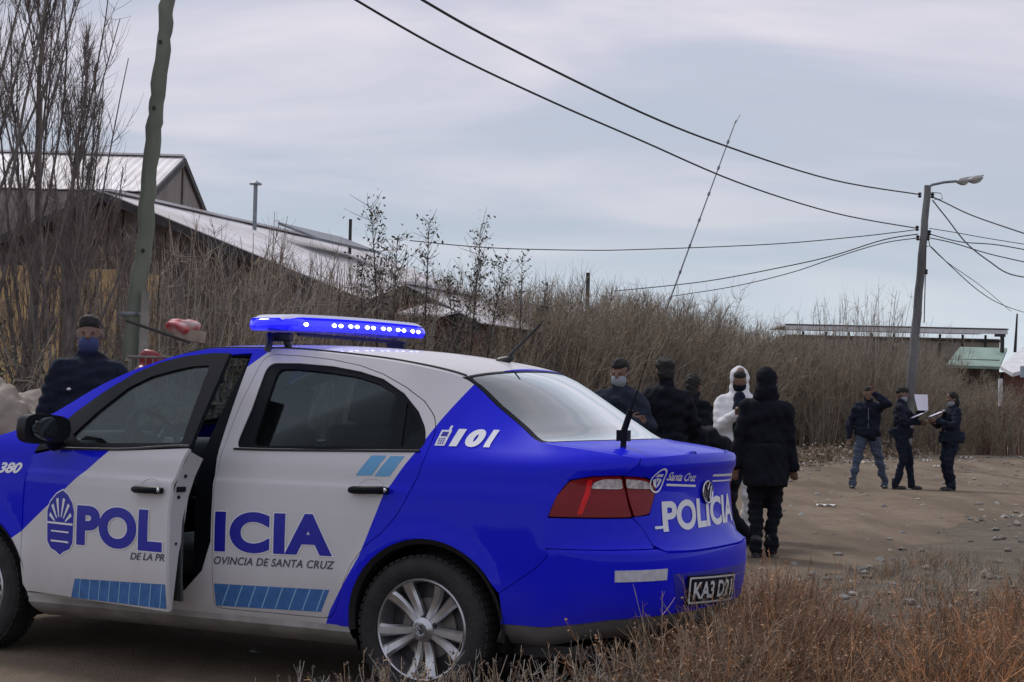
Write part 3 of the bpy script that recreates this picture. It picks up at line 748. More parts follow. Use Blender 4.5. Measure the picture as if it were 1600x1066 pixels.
    # wheel wells and inner liner
    for cx_ in (0., 2.467):
        mb = MB(); R0 = .357; n = 24; vs = []
        for i in range(n+1):
            a = -.35+(PI+.7)*i/n
            for y in (.80-.03, .50): vs.append((cx_-.0+R0*math.cos(a)-.018*(cx_ == 0), sg*y, .31+R0*math.sin(a)))
        mb.add(vs, [(2*i, 2*i+1, 2*i+3, 2*i+2) for i in range(n)])
        mb.box((cx_, sg*.50, .42), (.72, .01, .5)); mb.build('wheel_arch_liner', m_black, car)
        # rubber-black arch lip seen round the tyre
        mb = MB(); vs = []
        for i in range(n+1):
            a = -.10+(PI+.2)*i/n
            for r, o2 in ((.361, .001), (.340, -.012), (.335, -.06)):
                xx = cx_-.018*(cx_ == 0)+r*math.cos(a); zz = .31+r*math.sin(a); p = surf(low, xx+.5, max(.27, zz), o2, mirror) if False else Vector((xx, sg*(side_w(xx, max(.3, min(.68, zz)))+o2), zz)); vs.append(p)
        mb.add(vs, [(3*i+j, 3*i+j+1, 3*i+j+4, 3*i+j+3) for i in range(n) for j in range(2)]); mb.build('arch_lip', m_black, car)

# boot lid: rear face and deck in one part each
CUT = [(-.524, 0), (-.520, .99), (-.484, .951), (-.540, .786), (-.583, .741), (-.611, .677), (-.636, .652)]
CUT[0] = (-.524, tail_z(-.524))
mir = [(-2*SR-a, b) for a, b in CUT[::-1]]
lampB = [(-.484, .951), (-.592, .945), (-.628, .930), (-.656, .895), (-.643, .850), (-.620, .793), (-.540, .786)]
face = [CUT[0], CUT[1]]+lampB+CUT[4:]+[(-.80, .648), (-1.24, .648)]+[(-2*SR-a, b) for a, b in ([CUT[0], CUT[1]]+lampB+CUT[4:])[::-1]]
face += [(s_, tail_z(s_ if s_ > -SR else -2*SR-s_)) for s_ in np.linspace(-1.50, -.54, 30)]
lid = skin('boot_lid', face, low, [], .035, .012, m_paint, car, rows=(.665, .935, .975, .72))
skin('lid_deck', trect(.0, 1.97, -.94, .94), topf, [], .04, .012, m_paint, lid)
for a, b in ((-1, -.947), (.947, 1)): skin('deck_edge', trect(.0, 2.0, a, b), topf, [], .03, .012, m_paint, car)
# rear bumper
bp_ = [(.146, .474), (-.107, .660), (-.613, .660), (-.642, .643), (-.80, .639), (-1.24, .639)]+[(-2*SR-a, b) for a, b in ((.146, .474), (-.107, .660), (-.613, .660), (-.642, .643))[::-1]]
bp_ += [(-2*SR-.115, .385), (-2*SR+.10, .352), (-2*SR+.40, .385), (-1.3, .40), (-.74, .40), (-.40, .39), (-.10, .352), (.115, .352), (.125, .40)]
bumper = skin('rear_bumper', bp_, low, [], .04, .012, m_paint, car, rows=(.60, .645, .63))
mb = MB(); vs = []; ns = 44
for i in range(ns+1):
    s_ = .11+(-2*SR-.22)*i/ns; zt = lerp_tab([(-1.02, .40), (-.40, .392), (-.10, .354), (.115, .354)], s_ if s_ > -SR else -2*SR-s_)
    for z, o2 in ((zt+.004, -.004), (zt-.04, -.012), (zt-.085, -.05), (zt-.10, -.14)):
        p = surf(low, s_, max(z, .26), o2); p.z = z; vs.append(p)
mb.add(vs, [(i*4+j, (i+1)*4+j, (i+1)*4+j+1, i*4+j+1) for i in range(ns) for j in range(3)]); mb.build('bumper_valance', mat('grey_plastic', (.17, .16, .15), .6, .2, 10), car)
# roof, glass, bonnet
skin('roof', trect(5.0, 10.0, -1, 1), topf, [], .035, .012, m_paint, car)
def frit(q0, q1, tw, e0, e1):
    return trect(q0, q1, -tw, tw), rnd(trect(q0+e0, q1-e1, -tw+.032, tw-.032), .03)
for nm, q0, q1, e0, e1, gm in (('rear_window', 2.03, 4.98, .05, .05, m_rglass), ('windscreen', 10.03, 12.97, .16, .12, m_glass)):
    o_, i_ = frit(q0, q1, .992, e0, e1)
    wn = skin(nm, o_, topf, [i_], .03, .008, m_trim, car, off=-.002)
    skin('pane', inset(i_, -.003), topf, [], .05, .004, gm, wn, off=-.003)
skin('bonnet', trect(13.03, QN, -.985, .985), topf, [], .05, .012, m_paint, car)
skin('scuttle', trect(12.97, 13.03, -1, 1), topf, [], .03, .01, m_black, car, off=-.01)
for a, b in ((-1, -.99), (.99, 1)): skin('bonnet_edge', trect(13.0, QN, a, b), topf, [], .03, .012, m_paint, car)
for sgn in (1, -1):
    mb = MB(); mb.tube([surf(topf, q*TA, sgn*.955*TB, .0015) for q in np.linspace(5.0, 10.0, 40)], .0055, 5); mb.build('roof_strip', m_black, car)
# front bumper and grille
fb = skin('front_bumper', [(3.348, .594), (3.340, .30), (3.36, .22), (4.3, .22), (4.3, .594)], low, [[(3.95, .27), (3.95, .42), (4.24, .42), (4.24, .27)]], .05, .012, m_paint, car)
skin('front_bumper', [(3.348, .594), (3.340, .30), (3.36, .22), (4.3, .22), (4.3, .594)], low, [[(3.95, .27), (3.95, .42), (4.24, .42), (4.24, .27)]], .05, .012, m_paint, car, True)
for k in range(3):
    mb = MB(); z = .70-.035*k
    pts = [surf(low, s_, z, .006) for s_ in np.linspace(3.98, 4.3, 10)]; pts2 = [Vector((p.x, -p.y, p.z)) for p in pts[::-1]]
    mb.tube(pts+pts2, .011, 6); mb.build('grille_bar', m_black, car)
mb = MB(); mb.box((3.1, 0, .35), (.06, 1.0, .2)); mb.build('intake_mesh', m_black, car)

# dark inside of the shell, floor pan
mb = MB(); mb.box((1.15, 0, .245), (3.7, 1.38, .05)); mb.box((2.45, 0, .55), (.06, 1.36, .55)); mb.box((-.30, 0, .62), (.05, 1.0, .60)); mb.box((-.40, 0, .42), (.70, .95, .16)); mb.build('floor_pan', m_black, car, False)
mb = MB(); mb.box((.02, 0, 1.02), (.62, 1.18, .03)); mb.build('parcel_shelf', m_int, car, False, bevel=.01)
# exhaust and axle hints under the car
mb = MB(); mb.tube([(1.6, -.2, .22), (.3, -.25, .22), (-.2, -.45, .27), (-.70, -.45, .29)], .028, 10); mb.build('exhaust_pipe', mat('rusty_steel', (.13, .09, .07), .8, .3, 20), car)
mb = MB(); mb.tube([(0, -.62, .28), (0, .62, .28)], .035, 8); mb.tube([(2.467, -.62, .26), (2.467, .62, .26)], .03, 8); mb.build('axle', m_black, car)
# B pillar, seen black in the open doorway, and headlining
for sgn in (1, -1):
    mb = MB(); vs = []
    for z in np.linspace(.30, 1.40, 14):
        x0 = lerp_tab([(.3, .98), (.8, .98), (1.4, .90)], z)
        for x, dyy in ((x0, -.05), (x0+.02, -.035), (x0+.20, -.045), (x0+.22, -.16), (x0, -.16)): vs.append((x, sgn*(side_w(x, max(.3, z))+dyy), z))
    mb.add(vs, [(i*5+j, i*5+(j+1) % 5, (i+1)*5+(j+1) % 5, (i+1)*5+j) for i in range(13) for j in range(5)]); mb.build('centre_pillar', m_trim, car)
# seats
def seat(x, y, w_, parent, front=True):
    s_ = MB(); s_.box((x+.02, y, .50), (.50, w_, .16)); so = s_.build('seat_cushion', m_seat, parent, bevel=.05, seg=3)
    R = Matrix.Rotation(math.radians(-14 if front else -20), 3, 'Y')
    s_ = MB(); s_.box((x-.28, y, .82), (.15, w_, .58), R); s_.build('seat_back', m_seat, so, bevel=.05, seg=3)
    for yy in ([y] if front else [y-.36, y+.36]):
        s_ = MB(); s_.box((x-.385+(0 if front else -.02), yy, 1.20), (.09, .26, .17), R); s_.tube([(x-.36, yy-.05, 1.15), (x-.34, yy-.05, 1.05)], .006, 6); s_.tube([(x-.36, yy+.05, 1.15), (x-.34, yy+.05, 1.05)], .006, 6)
        s_.build('head_rest', m_seat, so, bevel=.03, seg=3)
seat(1.37, .37, .50, car); seat(1.37, -.37, .50, car); seat(.50, 0, 1.25, car, False)
# dashboard, wheel
mb = MB(); mb.box((2.10, 0, .86), (.42, 1.34, .30)); mb.build('dashboard', m_int, car, bevel=.07, seg=4)
mb = MB(); mb.box((1.96, .37, 1.02), (.20, .36, .07)); mb.build('instrument_hood', m_int, car, bevel=.03, seg=3)
Rw = Matrix.Rotation(math.radians(-68), 3, 'Y'); wc = Vector((1.74, .37, .985))
mb = MB(); ring = [wc+Rw @ Vector((.185*math.cos(a), .185*math.sin(a), 0)) for a in np.linspace(0, 2*PI, 33)]
mb.tube(ring, .015, 8, False); mb.ell(wc, (.06, .065, .03), Rw)
for a in (0, 2.2, -2.2): mb.tube([wc, wc+Rw @ Vector((.18*math.cos(a+PI), .18*math.sin(a+PI), 0))], [.02, .013], 6)
mb.tube([wc, (2.0, .37, .87)], .03, 8); mb.build('steering_wheel', m_trim, car)
mb = MB(); mb.box((1.72, 0, 1.33), (.03, .24, .07)); mb.build('rear_view_mirror', m_black, car, bevel=.015)

# wheels
def wheel(x, y, sgn):
    wh = thing('wheel', None, None); wh.parent = car; wh.location = (x, y, .300); wh.rotation_euler = (0, random.uniform(0, 6), 0) if x > 1 else (0, .31, 0)
    if sgn < 0: wh.rotation_euler = (0, random.uniform(0, 6), PI)
    W2 = .092
    prof = [(.208, W2-.016), (.222, W2-.004), (.240, W2+.002), (.262, W2+.003), (.280, W2-.004), (.2925, W2-.016), (.2985, W2-.035), (.300, 0), (.2985, -W2+.035), (.290, -W2+.014), (.262, -W2), (.222, -W2+.004), (.208, -W2+.016), (.200, 0)]
    mb = MB(); mb.lathe(prof, 64, 'Y', close=True)
    o = mb.build('tyre', m_tyre, wh, ang=50)
    for rr_ in (-.052, -.026, .0, .026, .052):
        pass
    mb = MB()
    for k in range(56):            # shoulder tread blocks
        a = 2*PI*k/56
        for yy in (W2-.030, -W2+.030, -.030, .030, 0):
            R = Matrix.Rotation(-a, 3, 'Y'); c_ = R @ Vector((.2995, 0, 0)); mb.box((c_.x, yy, c_.z), (.007, .022, .024), R)
    mb.build('tread_blocks', m_tyre, o, False)['kind'] = 'stuff'
    mb = MB(); mb.lathe([(.209, .078), (.2035, .083), (.198, .080), (.194, .060), (.186, .0), (.190, -.078), (.209, -.080)], 64, 'Y')
    rim = mb.build('rim', m_alloy, wh)
    mb = MB(); mb.lathe([(.001, .002), (.10, .004), (.185, -.012), (.19, -.02)], 48, 'Y'); mb.build('wheel_back', m_alloyd, rim)
    mb = MB(); mb.lathe([(.05, .012), (.125, .010), (.128, .004)], 40, 'Y'); mb.build('brake_disc', mat('cast_iron', (.18, .16, .15), .5, .2, 20, metal=.6), rim)
    for k in range(5):             # five twin spokes
        for d in (-1, 1):
            a = 2*PI*k/5; mb = MB(); pts = []
            a0 = a+d*.20; a1 = a+d*.215
            R0, R1 = .040, .196; n = 6; vs = []
            for i in range(n+1):
                t = i/n; r = R0+(R1-R0)*t; aa = a+d*(.42*(1-t)**1.6*.55+.235*t**.8); wd = .0155+.011*t; y_ = .058+.020*t-.012*math.sin(PI*t)
                c_ = Vector((math.cos(aa), 0, math.sin(aa))); tt = Vector((-math.sin(aa), 0, math.cos(aa)))
                vs += [c_*r-tt*wd+Vector((0, y_-.008, 0)), c_*r-tt*wd*.55+Vector((0, y_+.004, 0)), c_*r+tt*wd*.55+Vector((0, y_+.004, 0)), c_*r+tt*wd+Vector((0, y_-.008, 0)), c_*r+tt*wd*.8+Vector((0, y_-.035, 0)), c_*r-tt*wd*.8+Vector((0, y_-.035, 0))]
            mb.add(vs, [(i*6+j, i*6+(j+1) % 6, (i+1)*6+(j+1) % 6, (i+1)*6+j) for i in range(n) for j in range(6)])
            mb.build('spoke', m_alloy, rim, ang=25)
    mb = MB(); mb.lathe([(.001, .080), (.026, .079), (.030, .074), (.048, .066), (.056, .050), (.056, .01)], 32, 'Y'); hub = mb.build('hub', m_alloy, rim)
    mb = MB(); mb.lathe([(.0005, .0815), (.024, .0805), (.0245, .079)], 24, 'Y'); mb.build('hub_cap', mat('cap_grey', (.10, .10, .11), .35, metal=.5), wh)
    # emblem of the cap: V over W in a ring
    mb = MB(); mb.tube([(.0215*math.cos(a), .083, .0215*math.sin(a)) for a in np.linspace(0, 2*PI, 21)], .0016, 5, False)
    for pl in ([(-.010, .018), (0, .002), (.010, .018)], [(-.017, .010), (-.008, -.016), (0, .0), (.008, -.016), (.017, .010)]):
        mb.tube([(px, .083, pz) for px, pz in pl], .0016, 5)
    mb.build('cap_emblem', m_chrome, wh)
    for k in range(5):
        a = 2*PI*(k+.5)/5; mb = MB(); mb.lathe([(.0005, .066), (.0075, .066), (.0085, .062), (.0085, .045)], 8, 'Y', (.050*math.cos(a), 0, .050*math.sin(a))); mb.build('wheel_bolt', m_alloyd, wh)
    return wh
wheel(0, .722, 1); wheel(2.467, .725, 1); wheel(0, -.722, -1); wheel(2.467, -.725, -1)

# ---- writing and livery
def stripes(parent, cells, org, m=m_sky_decal, name='stripe_print', off=.0014):
    return sheet(name, cells, low, m, parent, off, org=org)
NB = (0, 0, 0)
fdn = [o for o in car.children if o.name.startswith('front_door')][0]; rdn = [o for o in car.children if o.name.startswith('rear_door')][0]; bodyn = [o for o in car.children if o.name.startswith('body_side')][0]
m_bd = mat('stripe_blue', (.045, .150, .40), .45, .15, 25)
m_bl = mat('stripe_line', (.25, .50, .74), .45)
# lower slanted bands: blue base band, pale dividers
sheet('stripe_band', [((2.262, .312), (1.572, .326), (1.572, .430), (2.222, .400))], low, m_bd, fdn, .0012, 20, 4, org=HXY)
for k in range(9):
    s_ = 2.185-.073*k
    sheet('stripe_line', [((s_+.016+.003, .314+.0015*k), (s_+.016-.003, .314+.0015*k), (s_-.008-.003, .401+.0033*k), (s_-.008+.003, .401+.0033*k))], low, m_bl, fdn, .0024, 1, 4, org=HXY)
sheet('stripe_band', [((1.530, .322), (.985, .336), (.938, .432), (1.536, .418))], low, m_bd, rdn, .0012, 20, 4)
for k in range(8):
    s_ = 1.475-.070*k
    sheet('stripe_line', [((s_+.022+.003, .324+.002*k), (s_+.022-.003, .324+.002*k), (s_-.022-.003, .418+.002*k), (s_-.022+.003, .418+.002*k))], low, m_bl, rdn, .0024, 1, 4)
for a, b in ((.834, .755), (.743, .669)):
    sheet('stripe_block', [((a, .914), (b, .917), (b-.058, 1.001), (a-.064, .999))], low, m_sky2, rdn, .0014, 4, 4)
def letters2(txt, box, parent, org, bold=.03, rim=.03, m1=m_bdecal, m2=m_wdecal, shear=0., space=1., fn=low, nm='lettering'):
    if rim: lettering(txt, box, fn, m2, parent, nm, bold+rim, shear, .0022, org=org, space=space, ref=bold)
    lettering(txt, box, fn, m1, parent, nm, bold, shear, .0038 if rim else .0025, org=org, space=space)
letters2('POL', (2.206, .552, 1.592, .562, .180), fdn, HXY, .050, .022, space=1.04)
letters2('ICIA', (1.533, .557, .925, .572, .176), rdn, NB, .050, .022, space=1.10)
letters2('DE LA PR', (1.811, .518, 1.575, .528, .030), fdn, HXY, .012, 0, m_grey_txt, shear=.25)
letters2('OVINCIA DE SANTA CRUZ', (1.535, .503, .912, .520, .034), rdn, NB, .012, 0, m_grey_txt, shear=.25, space=1.05)
letters2('101', (.428, 1.046, .222, 1.046, .072), bodyn, NB, .075, 0, m_wdecal, shear=.12, space=1.16)
letters2('380', (2.815, .848, 2.668, .852, .050), bodyn, NB, .04, 0, m_wdecal, shear=.25)
# handset pictogram beside 101
sheet('handset_print', [((.492, 1.048), (.448, 1.048), (.440, 1.112), (.484, 1.112)), ((.455, 1.112), (.445, 1.112), (.443, 1.130), (.453, 1.130))], low, m_wdecal, bodyn, .002, 3, 4)
sheet('handset_print', [((.480, 1.086), (.452, 1.086), (.450, 1.104), (.476, 1.104))]+[((.482-.010*i, 1.054+.009*j), (.476-.010*i, 1.054+.009*j), (.475-.010*i, 1.060+.009*j), (.481-.010*i, 1.060+.009*j)) for i in range(3) for j in range(3)], low, m_bdecal, bodyn, .0036, 1, 1)
# shield on the front door
def poly_print(name, poly, m, parent, off, org=NB, fn=low): return skin(name, poly, fn, [], .03, .0006, m, parent, off=off, org=org)
SH = [(a+.5, b) for a, b in [(1.935, .695), (1.915, .735), (1.870, .772), (1.825, .790), (1.785, .772), (1.748, .738), (1.730, .700), (1.735, .560), (1.760, .528), (1.800, .515), (1.832, .498), (1.862, .513), (1.902, .524), (1.930, .555)]]
poly_print('shield_print', inset(SH, -.006), m_wdecal, fdn, .0022, HXY)
poly_print('shield_print', SH, m_bdecal, fdn, .0032, HXY)
for a, l in ((-52, .105), (-30, .125), (-10, .135), (12, .135), (32, .12), (54, .10)):
    r = math.radians(a); c_ = (2.333, .620); d = (math.sin(r), math.cos(r)); n_ = (d[1], -d[0])
    poly_print('ray_print', [(c_[0]+d[0]*.05-n_[0]*.003, c_[1]+d[1]*.05-n_[1]*.003), (c_[0]+d[0]*l-n_[0]*.009, c_[1]+d[1]*l-n_[1]*.009), (c_[0]+d[0]*l+n_[0]*.009, c_[1]+d[1]*l+n_[1]*.009), (c_[0]+d[0]*.05+n_[0]*.003, c_[1]+d[1]*.05+n_[1]*.003)], m_wdecal, fdn, .0044, HXY)
sheet('shield_bar', [((2.432, .636), (2.235, .636), (2.235, .645), (2.432, .645)), ((2.400, .600), (2.265, .600), (2.265, .607), (2.400, .607)), ((2.400, .555), (2.265, .555), (2.265, .563), (2.400, .563))], low, m_wdecal, fdn, .0044, 4, 1, org=HXY)
# boot lid writing
letters2('POLICIA', (-.683, .722, -1.335, .728, .124), lid, NB, .034, 0, m_wdecal)
letters2('Santa Cruz', (-.700, .930, -.900, .920, .036), lid, NB, .022, 0, m_wdecal)
sheet('caption_print', [((-.705, .908), (-.915, .896), (-.915, .905), (-.705, .917)), ((-1.065, .935), (-1.44, .925), (-1.44, .936), (-1.065, .946)), ((-1.075, .912), (-1.44, .903), (-1.44, .909), (-1.075, .918))], low, m_wdecal, lid, .0025, 10, 1)
cc0, cz0 = -.645, .932
ringp = [(cc0+.036*math.cos(a), cz0+.052*math.sin(a)) for a in np.linspace(0, 2*PI, 25)[:-1]]; ring2 = [(cc0+.030*math.cos(a), cz0+.045*math.sin(a)) for a in np.linspace(0, 2*PI, 25)[:-1]]
skin('seal_print', ringp, low, [ring2], .03, .0006, m_wdecal, lid, off=.0075)
for pl in ([(-.018, .03), (.018, .03), (.024, .018), (-.024, .018)], [(-.030, .004), (-.012, .010), (0, -.034), (-.018, -.022)], [(.030, .004), (.012, .010), (0, -.034), (.018, -.022)], [(-.010, .012), (.010, .012), (0, -.008)]):
    poly_print('seal_print', [(cc0+a*.75, cz0+b*.95) for a, b in pl], m_wdecal, lid, .0075)
# maker's roundel and small badges
ec = (-1.012, .872); mb = MB(); mb.tube([surf(low, ec[0]+.047*math.cos(a), ec[1]+.047*math.sin(a), .010) for a in np.linspace(0, 2*PI, 29)], .0045, 6, False)
for pl in ([(-.020, .040), (0, .004), (.020, .040)], [(-.037, .022), (-.017, -.036), (0, .0), (.017, -.036), (.037, .022)]): mb.tube([surf(low, ec[0]+a, ec[1]+b, .009) for a, b in pl], .0038, 6)
mb.build('maker_emblem', m_chrome, lid)
skin('emblem_disc', [(ec[0]+.046*math.cos(a), ec[1]+.046*math.sin(a)) for a in np.linspace(0, 2*PI, 25)[:-1]], low, [], .03, .004, m_black, lid, off=.005)
sheet('model_badge', [((-.640, .736), (-.70, .737), (-.70, .748), (-.640, .747)), ((-1.36, .700), (-1.40, .700), (-1.40, .706), (-1.36, .706)), ((-1.36, .712), (-1.40, .712), (-1.40, .718), (-1.36, .718))], low, m_chrome, lid, .003, 3, 1)
# number plate
pl = skin('number_plate', rnd([(-.735, .548), (-1.135, .525), (-1.140, .405), (-.740, .428)], .01), low, [], .05, .004, m_trim, bumper, off=.012)
skin('plate_face', rnd([(-.742, .541), (-1.128, .519), (-1.132, .411), (-.746, .434)], .008), low, [], .05, .001, m_trim, pl, off=.0135)
skin('plate_rim', rnd([(-.742, .541), (-1.128, .519), (-1.132, .411), (-.746, .434)], .008), low, [rnd([(-.750, .534), (-1.120, .513), (-1.124, .417), (-.754, .441)], .008)], .05, .001, m_plate, pl, off=.0145)
lettering('KA3 D21', (-.770, .450, -1.100, .433, .070), low, m_plate, pl, 'plate_lettering', .028, 0, .0155)
skin('plate_recess', [(-.66, .56), (-1.30, .55), (-1.34, .42), (-.70, .405)], low, [], .05, .001, mat('recess_blue', (.008, .010, .35), .45), bumper, off=.001)
# roof aerial, boot whip aerial
mb = MB(); a0 = Vector((.075, 0, 1.412)); mb.cap(a0, .028, a0+Vector((-.05, 0, .02)), .014, 10); mb.tube([a0+Vector((-.03, 0, .02)), a0+Vector((-.11, 0, .095)), a0+Vector((-.20, 0, .18))], [.010, .007, .005], 8); mb.build('roof_aerial', m_black, car)
mb = MB(); a0 = Vector((-.715, .42, 1.062))
mb.box(a0+Vector((.0, 0, .045)), (.05, .035, .045)); mb.tube([a0, a0+Vector((0, 0, .05))], [.014, .010], 8)
mb.tube([a0+Vector((0, 0, .06)), a0+Vector((-.030, 0, .15))], [.014, .013], 10); mb.tube([a0+Vector((-.030, 0, .15)), a0+Vector((-.065, 0, .25)), a0+Vector((-.105, 0, .38))], [.0055, .0022, .0013], 6); mb.build('whip_aerial', m_trim, car)

# light bar
m_dome = bpy.data.materials.new('blue_dome'); m_dome.use_nodes = True; b = m_dome.node_tree.nodes['Principled BSDF']
b.inputs['Base Color'].default_value = (.01, .01, .75, 1); b.inputs['Roughness'].default_value = .12; b.inputs['Transmission Weight'].default_value = .35; b.inputs['Coat Weight'].default_value = .6
b.inputs['Emission Color'].default_value = (.02, .02, 1, 1); b.inputs['Emission Strength'].default_value = .35
m_led = mat('lit_led', (.5, .5, 1), .3, emit=((.55, .60, 1.0), 9.0))
BX, BZ = .93, 1.560
bar = MB(); n = 40; sect = [(-.112, -.030), (-.128, -.004), (-.120, .024), (-.085, .040), (.085, .040), (.120, .024), (.128, -.004), (.112, -.030)]
vs = []
for i in range(n+1):
    y = -.655+1.31*i/n; e_ = min(1, (1-abs(y)/.6551)/.20); k = math.sqrt(max(.0004, 1-(1-e_)**2)) if e_ < 1 else 1
    for sx, sz in sect: vs.append((BX+sx*(.25+.75*k), y, BZ+sz*.9*(.45+.55*k)+.011*(1-(y/.75)**2)-.014*y))
bar.add(vs, [(i*8+j, i*8+(j+1) % 8, (i+1)*8+(j+1) % 8, (i+1)*8+j) for i in range(n) for j in range(8)]+[tuple(range(8)), tuple(range(n*8, n*8+8))])
lb = bar.build('light_bar', m_dome, car, ang=50)
def bar_z(y): return BZ+.011*(1-(y/.75)**2)-.014*y
mb = MB(); vs = []
for i in range(n+1):
    y = (-.63+1.26*i/n); k = .8 if abs(y) > .58 else 1
    for sx, sz in ((-.108*k, .034), (-.09*k, .0480), (.09*k, .0480), (.108*k, .034)): vs.append((BX+sx, y, bar_z(y)+sz*(.55+.45*min(1, (.6551-abs(y))/.13))))
mb.add(vs, [(i*4+j, i*4+j+1, (i+1)*4+j+1, (i+1)*4+j) for i in range(n) for j in range(3)]); mb.build('bar_top', mat('bar_top_plastic', (.62, .62, .80), .25, coat=.5), lb)
for k, y in enumerate([.50, .27, .215, .13, .075, -.015, -.07, -.16, -.215, -.30, -.355, -.44, -.495]):
    mb = MB(); mb.ell((BX-.1275, y, bar_z(y)+.002), (.006, .017, .0085), None, 10, 6); mb.build('led_module', m_led, lb)
for y in (.50, -.50):
    mb = MB(); mb.box((BX, y, BZ-.055), (.10, .04, .04)); mb.tube([(BX-.02, y, BZ-.06), (BX-.03, y*.97, BZ-.115)], .018, 8); mb.build('bar_foot', m_black, lb, bevel=.008)
mb = MB(); mb.tube([(BX+.04, .54, 1.515), (BX+.02, .57, 1.475), (BX+.02, .585, 1.44)], .016, 8); mb.build('bar_clamp', m_black, lb)
mb = MB(); mb.tube([(BX-.05, -.45, 1.52), (BX-.05, .45, 1.52)], .008, 6); mb.build('bar_cable', m_black, lb)

# ------------------------------------------------------------------ buildings
m_roofw = mat('pale_sheet_roof', (.70, .68, .71), .5, .10, .55, .10, 30, col2=(.50, .46, .45))
m_roofg = mat('green_sheet_roof', (.20, .29, .24), .6, .2, 1.0)
m_wallb = mat('brown_board_wall', (.090, .068, .055), .9, .35, 3.0, .2, 20)
m_wallg = mat('grey_render', (.19, .165, .15), .9, .2, 1.0, .1, 20)
m_fascia = mat('dark_fascia', (.035, .030, .030), .8, .3, 3)
m_ochre = mat('ochre_plywood', (.62, .42, .20), .85, .3, 2.5, .1, 20)
m_redw = mat('red_brown_wall', (.13, .052, .042), .9, .3, 3)
m_white = mat('white_paint', (.62, .62, .64), .6, .1, 3)
m_zinc = mat('zinc', (.20, .215, .235), .5, .2, 8, metal=.5)
m_wood = mat('weathered_wood', (.145, .118, .092), .9, .35, 6, .3, 30, stretch=(1, 1, .15))
m_brick = mat('rough_brick', (.20, .105, .075), .9, .3, 8, .3, 30)

def house(name, label, apex, axis, half_l, half_r, drop_l, drop_r, length, wall, roof, cat='house', over=.35, sheets=0, group=None, rise=0.):
    """gabled house: apex = near gable top; axis = ridge direction; half widths / drops left and right of the ridge"""
    ax = Vector((axis[0], axis[1], 0)).normalized(); rt = Vector((ax.y, -ax.x, 0)); base = Vector((apex[0], apex[1], G(*apex[:2])))
    t = thing(name, label, cat, base, math.atan2(-ax.x, ax.y), group); H = apex[2]-base.z
    zl, zr = H-drop_l, H-drop_r
    mb = MB(); th = .16
    # walls: local x right, local y along the ridge
    sec = [(-half_l, 0), (half_r, 0), (half_r, zr), (0, H), (-half_l, zl)]
    mb.prism(sec, 0, length, lambda p, h: (p[0], h, p[1])); mb.build('wall', wall, t, False)
    for sgn, hw, zz in ((-1, half_l, zl), (1, half_r, zr)):
        n = max(4, int((hw+over)/.5)); sl = (H-zz)/hw
        d = Vector((sgn, 0, -sl)).normalized(); L = math.hypot(1, sl)*(hw+over); up = Vector((sgn*sl, 0, 1)).normalized()
        # corrugated sheets side by side along the ridge, each its own part
        k = max(1, int(round((length+2*over)/ (1.05 if sheets else 99)))); wdt = (length+2*over)/k
        for i in range(k):
            y0 = -over+i*wdt; y1 = y0+wdt-.004; off = .07+.004*(i % 2)
            nn = 10 if sheets else 2; m_ = MB(); vs = []
            for j in range(nn+1):
                y = y0+(y1-y0)*j/nn; o = up*(off+.008*(j % 2 if sheets else 0)); a = Vector((0, y, H))+o; vs += [a, a+d*L, a+d*L-up*.02, a-up*.02]
            m_.add(vs, [(4*j, 4*j+1, 4*j+5, 4*j+4) for j in range(nn)]+[(4*j+2, 4*j+3, 4*j+7, 4*j+6) for j in range(nn)]+[(4*j+1, 4*j+2, 4*j+6, 4*j+5) for j in range(nn)]+[(0, 3, 2, 1), (4*nn, 4*nn+1, 4*nn+2, 4*nn+3)])
            m_.build('roof_sheet', roof, t, False)
        m_ = MB(); c_ = Vector((0, -over-.02, H-.04)); R = Matrix((d, Vector((0, 1, 0)), up)).transposed(); m_.box(c_+d*L/2, (L, .05, .18), R); m_.build('barge_board', m_fascia, t, False)
    m_ = MB(); m_.box((0, length/2, H+.10), (.36, length+2*over, .05)); m_.build('ridge_cap', m_zinc if roof is not m_roofw else m_roofw, t, False)
    return t, H, zr
def local(t, p): return t.matrix_basis.inverted() @ Vector(p)

# A: big pale-roofed house far left, gable towards the right
a = at(285, 250, 44)
tA, _, _ = house('house', 'tall house with big pale sheet roof and bare grey gable behind the leaning pole', (a.x, a.y, a.z), (-1, -.03), 4.4, 4.6, 1.45, 1.15, 17, m_wallg, m_roofw, sheets=1, over=.05)
m_ = MB(); m_.box((0, -.025, 6.1), (.10, .04, 1.9)); m_.build('wall_batten', m_wallb, tA, False)
# B: long low house, ridge running away beside the road
a = at(175, 308, 35.5)
tB, HB, zB = house('house', 'long low dark-boarded house with pale sheet roof seen over the bare hedge', (a.x, a.y, 5.45), (.33, .94), 6.0, 5.75, 2.1, 2.15, 12.6, m_wallb, m_roofw, sheets=1)
for k in range(34):
    x = -5.8+k*.35; top_ = HB-(abs(x)*(2.12/5.85))-.16
    m_ = MB(); m_.box((x, -.035-.006*(k % 2), top_/2), (.32, .03, top_)); m_.build('wall_board', m_wallb, tB, False)
vp = local(tB, at(398, 345, 40.0)); m_ = MB(); m_.tube([(vp.x, vp.y, vp.z-.8), (vp.x, vp.y, vp.z+.86)], .05, 10); m_.lathe([(.001, .98), (.15, .90), (.15, .87), (.05, .86)], 12, 'Z', (vp.x, vp.y, vp.z)); m_.build('vent_pipe', m_zinc, tB)
vp = local(tB, at(547, 372, 44)); m_ = MB(); m_.tube([(vp.x, vp.y, vp.z-.8), (vp.x, vp.y, vp.z+.5)], .045, 8); m_.build('chimney_pipe', m_fascia, tB)
